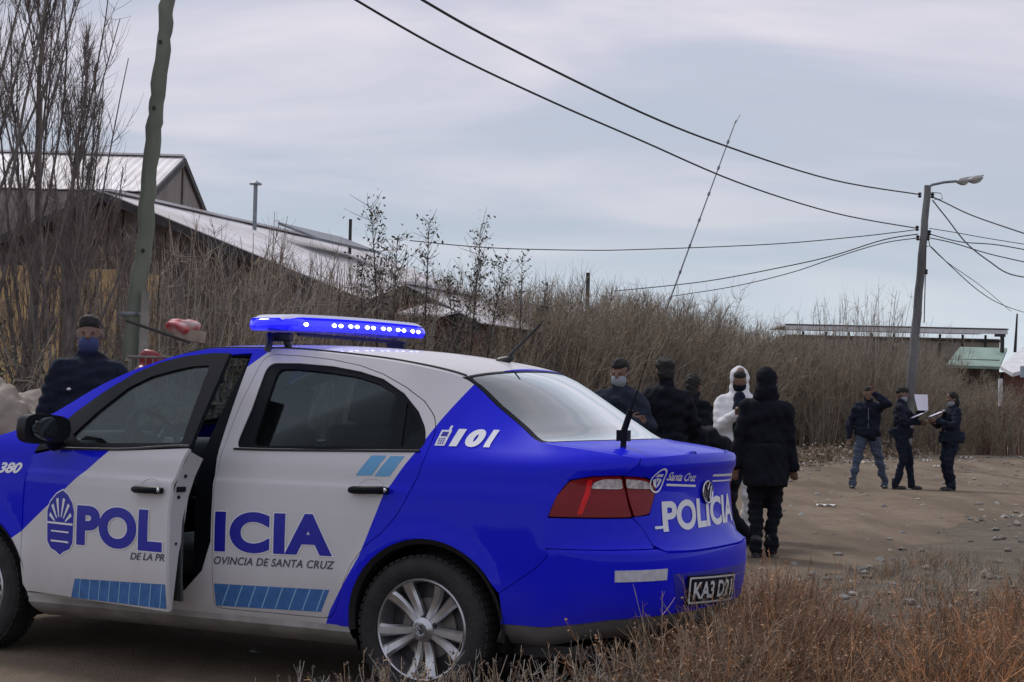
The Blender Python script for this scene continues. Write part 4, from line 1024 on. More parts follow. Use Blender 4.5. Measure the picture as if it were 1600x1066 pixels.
vp = local(tB, at(500, 372, 42)); m_ = MB(); R = Matrix.Rotation(math.radians(20), 3, 'Y'); m_.box((vp.x+.3, vp.y, vp.z-.02), (1.2, 3.6, .06), R); m_.build('roof_light', m_zinc, tB, False)
# C: shed in the gap of the hedge
a = at(640, 452, 30)
tC, HC, _ = house('shed', 'small red-brown shed with pale sheet roof showing through the gap in the hedge', (a.x, a.y, a.z), (.33, .94), .8, 1.25, .30, .58, 3.2, m_redw, m_roofw, cat='shed', over=.2, sheets=1)
for k in range(8):
    x = -.66+k*.25; m_ = MB(); hh = HC-.1-(abs(x)*(.5 if x > 0 else .38)); m_.box((x, -.03-.005*(k % 2), hh/2), (.235, .025, hh)); m_.build('wall_board', m_redw, tC, False)
m_ = MB(); p0 = local(tC, at(622, 488, 28.6)); p1 = local(tC, at(687, 492, 28.6)); m_.add([p0, p1, p1+Vector((0, 1.0, .14)), p0+Vector((.12, 1.0, .22))]+[q-Vector((0, 0, .04)) for q in (p0, p1, p1+Vector((0, 1.0, .14)), p0+Vector((.12, 1.0, .22)))], [(0, 1, 2, 3), (7, 6, 5, 4), (0, 4, 5, 1), (1, 5, 6, 2), (2, 6, 7, 3), (3, 7, 4, 0)]); m_.build('porch_roof', m_roofw, tC, False)
m_ = MB(); c_ = local(tC, at(643, 520, 29)); m_.box((c_.x, c_.y, 1.1), (.42, .05, 2.3)); m_.build('plywood_side', m_ochre, tC, False)
# D: green roofed house far right
a = at(1586, 540, 72)
tD = thing('house', 'far house with faded green roof and white gable at the right edge', 'house', (a.x, a.y, G(a.x, a.y)), 0)
def wl(u, v, Y): return local(tD, at(u, v, Y))
def slab(name, pts, th, m, parent):
    n = len(pts); nn = (pts[1]-pts[0]).cross(pts[2]-pts[0]).normalized()*th; mb = MB(); mb.add(list(pts)+[p-nn for p in pts], [tuple(range(n)), tuple(range(2*n-1, n-1, -1))]+[(i, n+i, n+(i+1) % n, (i+1) % n) for i in range(n)]); return mb.build(name, m, parent, False)
slab('roof', [wl(1478, 570, 68), wl(1562, 573, 68), wl(1574, 544, 72), wl(1500, 542, 72)], .12, m_roofg, tD)
slab('gable', [wl(1563, 572, 67.9), wl(1582, 583, 66), wl(1612, 575, 67), wl(1600, 541, 71)], .15, m_white, tD)
m_ = MB(); q = wl(1520, 600, 69); m_.box((q.x, q.y+1.2, 1.75), (2.3, 2.0, 3.5)); m_.build('wall', m_wallb, tD, False)
q = wl(1600, 600, 69); m_ = MB(); m_.box((q.x+.7, q.y+1.2, 1.5), (3.0, 2.0, 3.0)); m_.build('side_wall', m_redw, tD, False)
m_ = MB(); q = wl(1563, 600, 66); m_.box((q.x, q.y, 1.3), (.14, .14, 2.7)); m_.build('porch_post', m_white, tD, False)
m_ = MB(); q = wl(1566, 536, 71); m_.tube([(q.x, q.y, q.z-.4), (q.x, q.y, q.z+.35)], .09, 8); m_.box((q.x-.1, q.y, q.z+.32), (.45, .1, .12)); m_.build('chimney', m_fascia, tD)
m_ = MB(); q = wl(1586, 536, 71); m_.tube([(q.x, q.y, q.z-.4), (q.x+.08, q.y, q.z+1.25)], [.07, .035], 8); m_.build('chimney', m_fascia, tD)
m_ = MB(); q = wl(1594, 575, 66); m_.box((q.x+.15, q.y-.1, q.z-.15), (.35, .05, .45)); m_.build('window', mat('far_window', (.30, .36, .42), .2), tD, False)
# E: long pale-roofed building behind the far hedge
p0 = at(1232, 524, 92); p1 = at(1562, 530, 92)
tE = thing('long_building', 'long low building with pale flat roof edge behind the far bare shrubs', 'building', ((p0.x+p1.x)/2, 92, G(10, 80)), 0); zt = (p0.z+p1.z)/2
Lw = p1.x-p0.x
m_ = MB(); m_.box((0, 2.5, zt/2-.3), (Lw, 5, zt)); m_.build('wall', mat('drab_wall', (.20, .175, .15), .9, .25, .6), tE, False)
m_ = MB(); m_.box((0, 2.3, zt+.22), (Lw+.5, 5.8, .10)); m_.build('roof', m_roofw, tE, False)
m_ = MB(); m_.box((0, -.62, zt+.06), (Lw+.5, .05, .24)); m_.build('fascia', m_white, tE, False)
m_ = MB(); m_.box((0, -.64, zt+.22), (Lw+.6, .08, .05)); m_.build('gutter', m_fascia, tE, False)
m_ = MB(); m_.box((0, -.07, zt-.42), (Lw, .08, .12)); m_.build('beam', m_fascia, tE, False)
for k in range(9):
    m_ = MB(); m_.box((-Lw/2+.8+k*(Lw-1.6)/8, -.05, zt/2), (.12, .06, zt-.2)); m_.build('wall_post', m_fascia, tE, False)
# fences
fence = thing('board_fence', 'tall fence of ochre plywood sheets behind the bare trees at the left', 'fence', (-6.2, 23.5, 0))
for u0, u1, v0, m__ in ((-60, 38, 413, m_ochre), (40, 96, 415, m_ochre), (99, 118, 440, m_wood), (124, 184, 420, m_ochre), (232, 249, 430, m_ochre), (251, 290, 432, m_wallg), (292, 326, 434, m_wood)):
    a = at(u0, v0, 23.5); b = at(u1, v0, 23.5); m_ = MB(); m_.box(((a.x+b.x)/2+6.2, random.uniform(-.02, .02), a.z/2), (b.x-a.x, .025, a.z)); m_.build('plywood_sheet' if m__ is m_ochre else 'board', m__, fence, False)
for u in (39, 97, 121, 187, 229, 250, 291, 328):
    a = at(u, 410, 23.6); m_ = MB(); m_.tube([(a.x+6.2, .09, 0), (a.x+6.2, .09, a.z)], .045, 6); m_.build('fence_post', m_wood, fence)
fr = thing('board_fence', 'red-brown board fence at the far right edge below the white gable', 'fence', (14.8, 52, G(14.8, 52)))
for k in range(16):
    h_ = 1.55+random.uniform(-.12, .1); m_ = MB(); m_.box((-.2+k*.17, random.uniform(-.02, .02), h_/2), (.15, .03, h_)); m_.build('board', m_redw if k % 3 else m_wood, fr, False)
for z in (.4, 1.2): m_ = MB(); m_.box((1.1, .05, z), (2.9, .05, .09)); m_.build('rail', m_wood, fr, False)

# ------------------------------------------------------------------ poles and cables
m_pole = mat('grey_green_wood', (.150, .165, .130), .85, .25, 3.5, .35, 14, stretch=(1, 1, .25))
m_pole2 = mat('grey_wood', (.14, .14, .142), .85, .55, 3.5, .3, 14, stretch=(1, 1, .25))
m_cable = mat('cable_black', (.015, .015, .017), .7)
m_por = mat('dark_porcelain', (.03, .025, .025), .3)
pts = [at(203, 600, 20), at(207, 520, 20), at(216, 450, 20), at(225, 385, 20), at(232, 300, 20), at(240, 200, 20), at(247, 150, 20), at(256, 60, 20), at(262, 0, 20), at(272, -90, 20)]
base = Vector((pts[0].x-.10, 20, G(pts[0].x, 20))); up_ = thing('utility_pole', 'thick leaning grey-green wooden pole rising out of frame beside the officer', 'utility pole', base)
pl_ = [Vector((0, 0, -.3))]+[p-base for p in pts]; fine = []
for i in range(len(pl_)-1):
    for k in range(5): fine.append(pl_[i].lerp(pl_[i+1], k/5)+Vector((.012*math.sin(i*3.1+k*1.3), .01*math.sin(i*1.7+k), 0)))
fine.append(pl_[-1]); mb = MB(); mb.tube(fine, [.112-.0006*i+.005*math.sin(i*2.3)+.004*math.sin(i*.9) for i in range(len(fine))], 16); mb.build('shaft', m_pole, up_)
for u, v in ((253, 68), (243, 171), (226, 393)):
    q = at(u, v, 20)-base; mb = MB(); mb.ell((q.x, q.y-.104, q.z), (.022, .012, .026)); mb.build('knot', mat('knot_dark', (.03, .028, .022), .9), up_)
q0 = at(222, 600, 19.85)-base; q1 = at(228, 455, 19.85)-base; mb = MB(); mb.tube([Vector((q0.x-.03, q0.y, -.2)), q0, q1], [.10, .075, .055], 4); mb.build('timber_brace', mat('pale_brace', (.22, .21, .19), .9, .25, 5), up_, False)
mb = MB()
for z in (1.2, 2.3): mb.lathe([(.15, z), (.155, z+.02), (.15, z+.04)], 20, 'Z', (.03+z*.02, -.03, 0))
mb.build('wire_binding', m_zinc, up_)

b0 = at(1413, 720, 40); b1 = at(1449, 290, 40); base2 = Vector((b0.x, 40, G(b0.x, 40)))
up2 = thing('utility_pole', 'slender leaning grey pole carrying cables and a lamp arm behind the paper-reading officers', 'utility pole', base2)
d = (b1-b0)/(b1.z-b0.z); pf = [d*z for z in np.linspace(-.3, b1.z-base2.z, 26)]; mb = MB(); mb.tube([p+Vector((.008*math.sin(i*1.9), 0, 0)) for i, p in enumerate(pf)], [.135-.0022*i for i in range(26)], 14); mb.build('shaft', m_pole2, up2)
def L2(u, v, Y=40): return at(u, v, Y)-base2
mb = MB(); mb.tube([L2(1446, 297), L2(1456, 289), L2(1475, 285), L2(1498, 283)], .032, 8); mb.build('lamp_arm', m_zinc, up2)
for (ua, va), (ub, vb) in (((1494, 284), (1514, 282)), ((1512, 283), (1536, 277))):
    p, q = L2(ua, va), L2(ub, vb); c_ = (p+q)/2; dd = (q-p); R = Matrix.Rotation(-math.atan2(dd.z, dd.x), 3, 'Y')
    mb = MB(); mb.ell(c_, (dd.length*.52, .12, .085), R, 18, 10); o = mb.build('luminaire', mat('lamp_grey', (.36, .35, .34), .4), up2)
    mb = MB(); mb.ell(c_+Vector((.02, 0, -.055)), (dd.length*.34, .09, .05), R, 14, 8); mb.build('lamp_glass', mat('lamp_bowl', (.42, .42, .40), .2), o)
mb = MB(); mb.tube([L2(1500, 279), L2(1537, 274)], .012, 6); mb.build('lamp_rod', m_zinc, up2)
for u, v in ((1437, 305), (1457, 306), (1433, 357), (1452, 364), (1450, 372), (1434, 372), (1447, 425), (1436, 428)):
    q = L2(u, v); mb = MB(); mb.lathe([(.001, .07), (.035, .06), (.05, .03), (.03, .0), (.05, -.03), (.03, -.06), (.001, -.065)], 10, 'Z', q); mb.build('insulator', m_por, up2)
mb = MB(); mb.tube([L2(1444, 300), L2(1470, 302), L2(1473, 311), L2(1460, 312)], .010, 6); mb.build('bracket', m_zinc, up2)
mb = MB(); mb.tube([L2(1450, 372), L2(1453, 384), L2(1446, 386)], .012, 6); mb.build('bracket', m_zinc, up2)
mb = MB(); mb.tube([L2(1447, 385, 39.8), L2(1446, 425, 39.8), L2(1444, 505, 39.8)], .012, 6); mb.build('down_wire', m_cable, up2)

def cable(label, px, Y0, Y1, r, ext=True, group=None):
    """a hanging cable whose plan is a straight line between the depths of its two ends"""
    (u0, v0), (u1, v1) = px[0], px[-1]; A = Vector(((u0-800)/FOC*Y0, Y0)); B = Vector(((u1-800)/FOC*Y1, Y1)); o = []
    for i in range(len(px)-1):
        for k in range(6 if i < len(px)-2 else 7):
            t = k/6; p0_ = px[max(0, i-1)]; p1_ = px[i]; p2_ = px[i+1]; p3_ = px[min(len(px)-1, i+2)]
            u, v = [.5*((2*p1_[j])+(-p0_[j]+p2_[j])*t+(2*p0_[j]-5*p1_[j]+4*p2_[j]-p3_[j])*t*t+(-p0_[j]+3*p1_[j]-3*p2_[j]+p3_[j])*t**3) for j in (0, 1)]
            s = (u-800)/FOC; D = B-A; den = D.x-s*D.y; tau = (s*A.y-A.x)/den if abs(den) > 1e-6 else 0; tau = max(0, min(1, tau))
            o.append(at(u, v, A.y+D.y*tau))
    mb = MB(); mb.tube(o, r, 6); return tag(mb.build('overhead_cable', m_cable), label, 'cable', group)
cable('thickest overhead cable sweeping from the top centre to the lamp pole', [(560, -62), (660, 0), (780, 67), (1000, 175), (1150, 234), (1300, 281), (1436, 304)], 17, 40, .0165)
cable('second long overhead cable sagging below the thick one to the lamp pole', [(460, -62), (556, 0), (700, 82), (860, 158), (1000, 219), (1150, 284), (1300, 332), (1433, 357)], 17, 40, .0145)
cable('nearly level thin cable low over the hedge from the house to the lamp pole', [(640, 376), (760, 387), (900, 391), (1000, 390), (1200, 382), (1340, 370), (1433, 359)], 38, 40, .011)
cable('upper of two thin cables sagging left from the lamp pole over the hedge', [(960, 455), (1100, 440), (1220, 418), (1300, 400), (1380, 375), (1434, 366)], 52, 40, .014)
cable('lower of two thin cables sagging left from the lamp pole over the hedge', [(1050, 463), (1150, 447), (1240, 425), (1310, 401), (1380, 380), (1434, 372)], 52, 40, .012)
cable('thick cable leaving the lamp pole to the right edge', [(1457, 308), (1475, 316), (1510, 333), (1550, 348), (1640, 378)], 40, 36, .017)
cable('thick cable looping steeply down right from the lamp pole', [(1457, 313), (1480, 342), (1510, 380), (1545, 408), (1580, 429), (1640, 438)], 40, 36, .015)
cable('thin upper cable from the lamp pole to the right edge', [(1452, 357), (1490, 363), (1540, 372), (1640, 388)], 40, 38, .009)
cable('paired cable, upper one, from the middle of the lamp pole to the right', [(1453, 366), (1500, 378), (1560, 383), (1640, 398)], 40, 38, .012)
cable('paired cable, lower one, from the middle of the lamp pole to the right', [(1453, 372), (1490, 380), (1550, 398), (1640, 418)], 40, 38, .012)
cable('faint thin cable dropping from the lamp pole to the green-roofed house', [(1455, 386), (1490, 420), (1530, 455), (1570, 478), (1640, 500)], 40, 66, .012)
cable('faintest thin cable falling from the lamp pole towards the far chimney', [(1452, 384), (1480, 410), (1530, 445), (1580, 487)], 40, 71, .010)
# leaning aerial mast
p0 = at(1047, 468, 60); p1 = at(1150, 188, 60); d = (p1-p0)/(p1.z-p0.z); bx = p0-d*(p0.z-G(p0.x, 60)); t_ = thing('aerial_mast', 'very thin tall aerial mast leaning right above the hedge', 'mast', (bx.x, 60, G(bx.x, 60)))
hh = p1.z-G(bx.x, 60); mb = MB(); mb.tube([d*z for z in np.linspace(-.2, hh, 14)], [.036-.0014*i for i in range(14)], 8); mb.build('shaft', m_zinc, t_)
for z in np.linspace(1, hh-.8, 11): mb = MB(); mb.tube([d*(z-.06), d*(z+.06)], .046, 8); mb.build('joint', m_zinc, t_)
mb = MB(); q = d*hh; mb.tube([q+Vector((-.01, 0, -.1)), q+Vector((.14, 0, .20))], .012, 5); mb.build('tip', m_zinc, t_)
mb = MB(); p = at(917, 462, 45); mb.tube([(0, 0, 0), (.02, 0, p.z+.62-G(p.x, 45))], .055, 8); o = mb.build('post', m_fascia); o.location = (p.x, 45, G(p.x, 45)); tag(o, 'short black post top standing just above the dense hedge', 'post')

# ------------------------------------------------------------------ bare trees, hedge, shrubs
m_twig = mat('twig_bark', (.27, .228, .19), .9, tint=True)
m_twig2 = mat('hedge_bark', (.245, .203, .155), .9, tint=True)
m_twigd = mat('dark_bark', (.20, .168, .155), .9, tint=True)
m_leafd = mat('dark_leaf', (.095, .090, .065), .8, tint=True)
m_leafo = mat('olive_leaf', (.095, .092, .060), .85, tint=True)
def curve_stems(n, start, dirn, length, r0, r1, k=5, bend=.25, up=.4, rng=RNG, wob=.05):
    """n curved stems: start (n,3), dirn (n,3), length (n,)"""
    d = dirn/np.linalg.norm(dirn, axis=1, keepdims=True); P = np.zeros((n, k, 3)); P[:, 0] = start; step = length[:, None]/(k-1); dd = d.copy(); side = rng.normal(size=(n, 3))*bend
    for i in range(1, k):
        dd = dd+side/k+np.array([0, 0, up/k])+rng.normal(size=(n, 3))*wob; dd /= np.linalg.norm(dd, axis=1, keepdims=True); P[:, i] = P[:, i-1]+dd*step
    t = np.linspace(0, 1, k)[None, :]; R = np.asarray(r0).reshape(-1, 1)*(1-t)+np.asarray(r1).reshape(-1, 1)*t
    return P, np.broadcast_to(R, (n, k)).copy()
def along(P, t, idx):
    k = P.shape[1]; f = t*(k-1); i = np.minimum(f.astype(int), k-2); w_ = (f-i)[:, None]; a = P[idx, i]; b = P[idx, i+1]
    return a*(1-w_)+b*w_, (b-a)/np.maximum(np.linalg.norm(b-a, axis=1, keepdims=True), 1e-9)
def bush_mesh(seed, nst=26, ntw=14, H=3.0, rad=.75, lean=.14, r0=.014, tw=.55, fine=2, tint_=(.55, 1.5)):
    """an upright leafless bush, returns meshes for stems and twigs"""
    rng = np.random.default_rng(seed); a = rng.uniform(0, 2*PI, nst); rr = rad*np.sqrt(rng.uniform(0, 1, nst))
    st = np.stack([rr*np.cos(a), rr*np.sin(a), np.full(nst, -.05)], 1); d = np.stack([np.cos(a)*rr/rad*lean+rng.normal(0, .07, nst), np.sin(a)*rr/rad*lean+rng.normal(0, .07, nst), np.ones(nst)], 1)
    Ls = H*rng.uniform(.72, 1.04, nst); P, R = curve_stems(nst, st, d, Ls, r0*rng.uniform(.6, 1.2, nst), .0035, 6, .25, .25, rng, .03)
    n2 = nst*ntw; idx = rng.integers(0, nst, n2); t = rng.uniform(.10, .97, n2); s2, dd = along(P, t, idx); sd_ = rng.normal(size=(n2, 3)); sd_[:, 2] = 0
    P2, R2 = curve_stems(n2, s2, dd*.8+sd_*.55, H*tw*rng.uniform(.20, .72, n2)*(1.15-t), .0050, .0018, 4, .5, .45, rng, .09)
    out_ = [(P, R), (P2, R2)]
    n3 = n2*fine; idx = rng.integers(0, n2, n3); t = rng.uniform(.15, .95, n3); s3, dd = along(P2, t, idx)
    P3, R3 = curve_stems(n3, s3, dd*.7+rng.normal(size=(n3, 3))*.65, H*.10*rng.uniform(.5, 1.3, n3), .0026, .0012, 3, .3, .5, rng)
    m1 = stems('stems', P, R, tints(nst, .7, 1.6, .08, rng)); A = [stems('twigs', P2, R2, tints(n2, *tint_, .14, rng)), stems('twigs', P3, R3, tints(n3, tint_[0], tint_[1]*1.15, .16, rng))]
    bm = bmesh.new()
    for x in A: bm.from_mesh(x)
    me = bpy.data.meshes.new('twigs'); bm.to_mesh(me); bm.free()
    for x in A: bpy.data.meshes.remove(x)
    return m1, me
def bush_proto(seed, m, **kw):
    m1, m2 = bush_mesh(seed, **kw); m1.materials.append(m); m2.materials.append(m); return m1, m2
def put_bush(name, label, cat, group, meshes, loc, s, rz, sz=None):
    t = thing(name, label, cat, loc, rz, group); t.scale = (s, s, sz if sz else s)
    o = link('stems', meshes[0], None, t); o['kind'] = 'stuff'; o = link('twigs', meshes[1], None, t); o['kind'] = 'stuff'
    return t
protoH = [bush_proto(100+i, m_twig2, nst=46, ntw=16, H=3.0, rad=.80, r0=.012, fine=3, lean=.28, tint_=(.28, 1.9)) for i in range(6)]
protoL = [bush_proto(140+i, m_twig, nst=30, ntw=10, H=3.0, rad=.55, r0=.024, tw=.40, fine=2, lean=.22, tint_=(.28, 1.8)) for i in range(5)]
protoS = [bush_proto(170+i, m_twigd, nst=16, ntw=9, H=3.0, rad=.5, r0=.014, lean=.25, tw=.5, fine=2, tint_=(.6, 1.4)) for i in range(3)]
def hedge_Y(u): k = (u-800)/FOC; return (-4.2-.469*22.6)/(k-.469)
TOPV = [(215, 372), (300, 356), (400, 372), (500, 392), (560, 402), (650, 428), (760, 446), (800, 450), (900, 462), (1000, 462), (1060, 474), (1100, 488), (1180, 506), (1260, 524), (1330, 545), (1400, 560)]
random.seed(21)
GRP_L = 'bare grey-stemmed bushes of the near hedge'; GRP_R = 'dense brown leafless bushes of the long hedge'
Yc = 21.6
while Yc < 57:
    for row in range(3):
        Y = Yc+random.uniform(-.15, .15); x = -4.2+.469*(Y-22.6)-row*.62*.9+random.uniform(-.12, .12); Y += row*.62*.42+random.uniform(-.1, .1)
        u = 800+FOC*x/Y
        if 628 < u < 762: continue
        if random.random() < .08: continue
        if u < 225: continue
        left = u < 655
        if left and row == 2: continue
        if u > 1375: continue
        vt = lerp_tab(TOPV, u)+random.uniform(-12, 20)*(1 if left else .8)
        zt = at(u, vt, Y).z; g = G(x, Y); s = (zt-g)/(2.85 if left else (2.82 if u < 1020 else 3.0))
        pr = random.choice(protoL if left else (protoH if random.random() < .72 else protoL))
        put_bush('hedge_bush', 'leafless grey-stemmed bush in the near hedge behind the car roof' if left else 'dense brown leafless bush in the long hedge beside the road', 'bush', GRP_L if left else GRP_R, pr, (x, Y, g), max(.8, s*.95), random.uniform(0, 6.28), s)
    Yc += .62 if Yc < 30 else (.8 if Yc < 42 else 1.05)
# lower reddish brush in the gap before the shed, and tall thin shoots above the hedge
for u, vt, Y in ((690, 535, 26.5), (722, 512, 27.6), (758, 470, 29.5)):
    p = at(u, vt, Y); put_bush('bare_shrub', {690: 'low reddish bare shrub before the small red-brown shed', 722: 'middle-height bare shrub at the right of the red-brown shed', 758: 'tall bare shrub where the long hedge begins right of the shed'}[u], 'shrub', None, random.choice(protoH), (p.x, Y, G(p.x, Y)), .75, random.uniform(0, 6), (p.z-G(p.x, Y))/2.9)
for i, (u, vt, Y, lab) in enumerate(((1290, 470, 49, 'tall bare shoots at the far end of the hedge, leftmost clump'), (1325, 462, 50, 'tall bare shoots at the far end of the hedge, second clump'), (1362, 448, 48, 'tallest clump of bare upright shoots left of the lamp pole'), (1392, 462, 50, 'tall bare shoots close to the left of the lamp pole'), (1428, 540, 52, 'bare shrub directly behind the foot of the lamp pole'), (1462, 520, 54, 'thin bare shrub right of the lamp pole'), (1500, 575, 56, 'low bare shrub below the green roof, left one'), (1540, 590, 56, 'low bare shrub below the green roof, right one'), (1588, 600, 50, 'low bare shrub before the red-brown fence'))):
    p = at(u, vt, Y); s = (p.z-G(p.x, Y))/2.9
    put_bush('bare_shrub', lab, 'shrub', None, protoL[i % 5] if i < 4 else protoH[i % 6], (p.x, Y, G(p.x, Y)), max(.9, s*.62), random.uniform(0, 6), s)
# dark low scrub behind the right-hand people
for i, (u, vt, Y) in enumerate(((1255, 548, 46), (1290, 545, 47), (1330, 548, 47.5), (1370, 552, 48), (1410, 566, 49), (1450, 575, 50), (1490, 596, 51), (1525, 612, 52))):
    p = at(u, vt, Y); s = (p.z-G(p.x, Y))/2.6
    put_bush('scrub_bush', 'low tangled brown scrub bush along the far verge behind the three standing people', 'bush', 'low scrub along the far verge', protoH[(i+2) % 6], (p.x, Y, G(p.x, Y)), 1.0, i*1.3, s)

def bare_tree(label, x, Y, H, lean=(0, 0), seed=1, limbs=16, spread=.32, r=.09, group=None):
    rng = np.random.default_rng(seed); t = thing('bare_tree', label, 'tree', (x, Y, G(x, Y)), 0, group)
    k = 9; zz = np.linspace(0, 1, k); tr = np.stack([lean[0]*zz*H+.05*np.sin(zz*9+seed), lean[1]*zz*H, zz*H*.9-.1], 1)
    mb = MB(); mb.tube([Vector(p) for p in tr], [r*(1-.85*z) for z in zz], 10); mb.build('trunk', mat('tree_bark', (.155, .132, .122), .9, .3, 8, .3, 30), t)
    P0 = tr[None]; idx = np.zeros(limbs, int); tt = np.sort(rng.uniform(.10, .85, limbs)); s, dd = along(P0, tt, idx); a = rng.uniform(0, 2*PI, limbs)
    L = H*(1.02-tt)*rng.uniform(.55, .95, limbs)
    P1, R1 = curve_stems(limbs, s, np.stack([np.cos(a)*spread*1.5, np.sin(a)*spread*1.5, np.full(limbs, 1.0)], 1), L, r*.42*(1.1-tt), .006, 8, .15, .9, rng, .04)
    for i in range(limbs):
        mb = MB(); mb.tube([Vector(p) for p in P1[i]], list(R1[i]), 6); mb.build('limb', MATS['tree_bark'], t)
    n2 = limbs*12; idx = rng.integers(0, limbs, n2); t2 = rng.uniform(.12, .96, n2); s2, dd = along(P1, t2, idx); q = rng.normal(size=(n2, 3)); q[:, 2] *= .2
    P2, R2 = curve_stems(n2, s2, dd+q*.42, (L[idx]*.42*rng.uniform(.35, 1.0, n2)*(1.15-t2)), .0062, .0022, 6, .25, 1.0, rng, .05)
    n3 = n2*6; idx = rng.integers(0, n2, n3); t3 = rng.uniform(.1, .96, n3); s3, dd = along(P2, t3, idx)
    P3, R3 = curve_stems(n3, s3, dd+rng.normal(size=(n3, 3))*.40, .34*rng.uniform(.4, 1.3, n3)*H/7, .0032, .0014, 4, .3, 1.0, rng, .05)
    A = [stems('twigs', P2, R2, tints(n2, .6, 1.4, .1, rng)), stems('twigs', P3, R3, tints(n3, .6, 1.5, .1, rng))]; bm = bmesh.new()
    for x_ in A: bm.from_mesh(x_)
    me = bpy.data.meshes.new('crown'); bm.to_mesh(me); bm.free(); link('crown', me, m_twigd, t)['kind'] = 'stuff'
    return t
bare_tree('tall bare poplar at the left edge, its crown cut by the frame', -6.45, 19.5, 8.4, (.0, 0), 3, 21, .20, .09)
bare_tree('second bare poplar from the left edge, branches sweeping up past the pale roof', -6.0, 20.5, 7.8, (.02, 0), 4, 20, .20, .08)
bare_tree('slim bare tree just left of the leaning pole with short upswept twigs', -5.40, 19.8, 6.2, (.035, 0), 5, 18, .18, .06)
bare_tree('slight bare tree between the poplars and the leaning pole', -5.75, 21.5, 4.9, (.02, 0), 6, 11, .20, .05)
bare_tree('short dark bare tree before the ochre plywood fence', -5.95, 20.9, 4.2, (-.03, 0), 8, 14, .35, .06)
for i, (u, vt, Y, lab) in enumerate(((20, 300, 20, 'grey thicket of bare stems at the left edge before the plywood'), (130, 320, 20.5, 'bare thicket rising left of the leaning pole'), (175, 330, 21.5, 'bare thicket right behind the officer and the leaning pole'), (205, 350, 22, 'bare thicket directly behind the leaning pole'))):
    p = at(u, vt, Y); s = (p.z-G(p.x, Y))/2.9; put_bush('bare_thicket', lab, 'shrub', None, protoS[i % 3], (p.x, Y, G(p.x, Y)), .8, i*1.1, s*(.92 if i < 5 else .8))

def sapling(label, u, vt, Y, seed, nl=150, wd=.42):
    rng = np.random.default_rng(seed); p = at(u, vt, Y); g = G(p.x, Y); H = p.z-g; t = thing('leafy_sapling', label, 'tree', (p.x, Y, g))
    st, R = curve_stems(3, np.zeros((3, 3)), np.array([[0, 0, 1], [.14, 0, 1], [-.13, .05, 1.]]), np.array([H, H*.88, H*.8]), [.03, .022, .02], .004, 8, .1, .2, rng, .02)
    for i in range(3): mb = MB(); mb.tube([Vector(q) for q in st[i]], list(R[i]), 6); mb.build('trunk', mat('sapling_bark', (.06, .05, .045), .9), t)
    n2 = 210; idx = rng.integers(0, 3, n2); tt = rng.uniform(.50, 1, n2); s2, dd = along(st, tt, idx); q = rng.normal(size=(n2, 3)); q[:, 2] *= .3
    P2, R2 = curve_stems(n2, s2, dd*.6+q*.8, wd*1.25*rng.uniform(.3, 1, n2)*(1.15-tt*.5), .006, .0025, 4, .3, .6, rng); link('twigs', stems('twigs', P2, R2, tints(n2, .6, 1.2, .1, rng)), m_twigd, t)['kind'] = 'stuff'
    nl *= 3; i2 = rng.integers(0, n2, nl*2); c_, _ = along(P2, rng.uniform(.2, 1, nl*2), i2); c_ += rng.normal(0, .06, c_.shape)
    leaves('leaves', c_, .034, tints(nl*2, .5, 1.6, .15, rng), m_leafd, t, rng)['kind'] = 'stuff'
sapling('slender sapling with sparse dark leaves above the near hedge, tallest of three', 601, 318, 25, 31, 170, .55)
sapling('narrow pointed sapling with dark leaves between its two taller neighbours', 668, 345, 26, 32, 90, .34)
sapling('wide-topped sapling with dark leaves above the red-brown shed', 734, 355, 27, 33, 190, .60)
sapling('small leafy sapling poking above the left end of the long hedge', 815, 402, 31, 34, 60, .35)
# rough evergreen scrub at the far left, earth heap
def leaf_shrub(label, x, Y, H, W_, seed, m, n=5200, size=.026):
    rng = np.random.default_rng(seed); g = G(x, Y); t = thing('scrubby_shrub', label, 'shrub', (x, Y, g)); nst = 60
    a = rng.uniform(0, 2*PI, nst); d = np.stack([np.cos(a)*rng.uniform(.1, .9, nst)*W_/H, np.sin(a)*rng.uniform(.1, .9, nst)*W_/H, np.ones(nst)], 1)
    P, R = curve_stems(nst, rng.normal(0, .12, (nst, 3))*np.array([1, 1, 0]), d, H*rng.uniform(.6, 1.05, nst), .009, .003, 6, .35, .2, rng); link('stems', stems('stems', P, R, tints(nst, .6, 1.5)), m_twig, t)['kind'] = 'stuff'
    n2 = 700; idx = rng.integers(0, nst, n2); s2, dd = along(P, rng.uniform(.15, .98, n2), idx); P2, R2 = curve_stems(n2, s2, dd*.5+rng.normal(size=(n2, 3))*.6, .22*rng.uniform(.4, 1.2, n2), .004, .0015, 4, .3, .2, rng); link('twigs', stems('twigs', P2, R2, tints(n2, .5, 1.6)), m_twig, t)['kind'] = 'stuff'
    i2 = rng.integers(0, n2, n); c_, _ = along(P2, rng.uniform(.1, 1, n), i2); c_ = c_+rng.normal(0, .02, c_.shape); c_[:, 2] = np.maximum(c_[:, 2], .02); leaves('leaves', c_, size, tints(n, .35, 1.7, .18, rng), m, t, rng)['kind'] = 'stuff'
leaf_shrub('dark olive shrub at the left edge behind the earth heap', -4.25, 14.2, 1.85, .9, 51, m_leafo)
leaf_shrub('dark olive shrub just left of the officer in the blue mask', -3.45, 14.8, 1.75, .8, 52, m_leafo)
leaf_shrub('low olive shrub behind the car bonnet and the mirror', -3.75, 13.0, .95, .6, 53, m_leafo)
leaf_shrub('olive shrub behind the raised rubbish basket', -2.9, 17.5, 1.8, .8, 54, m_leafo)

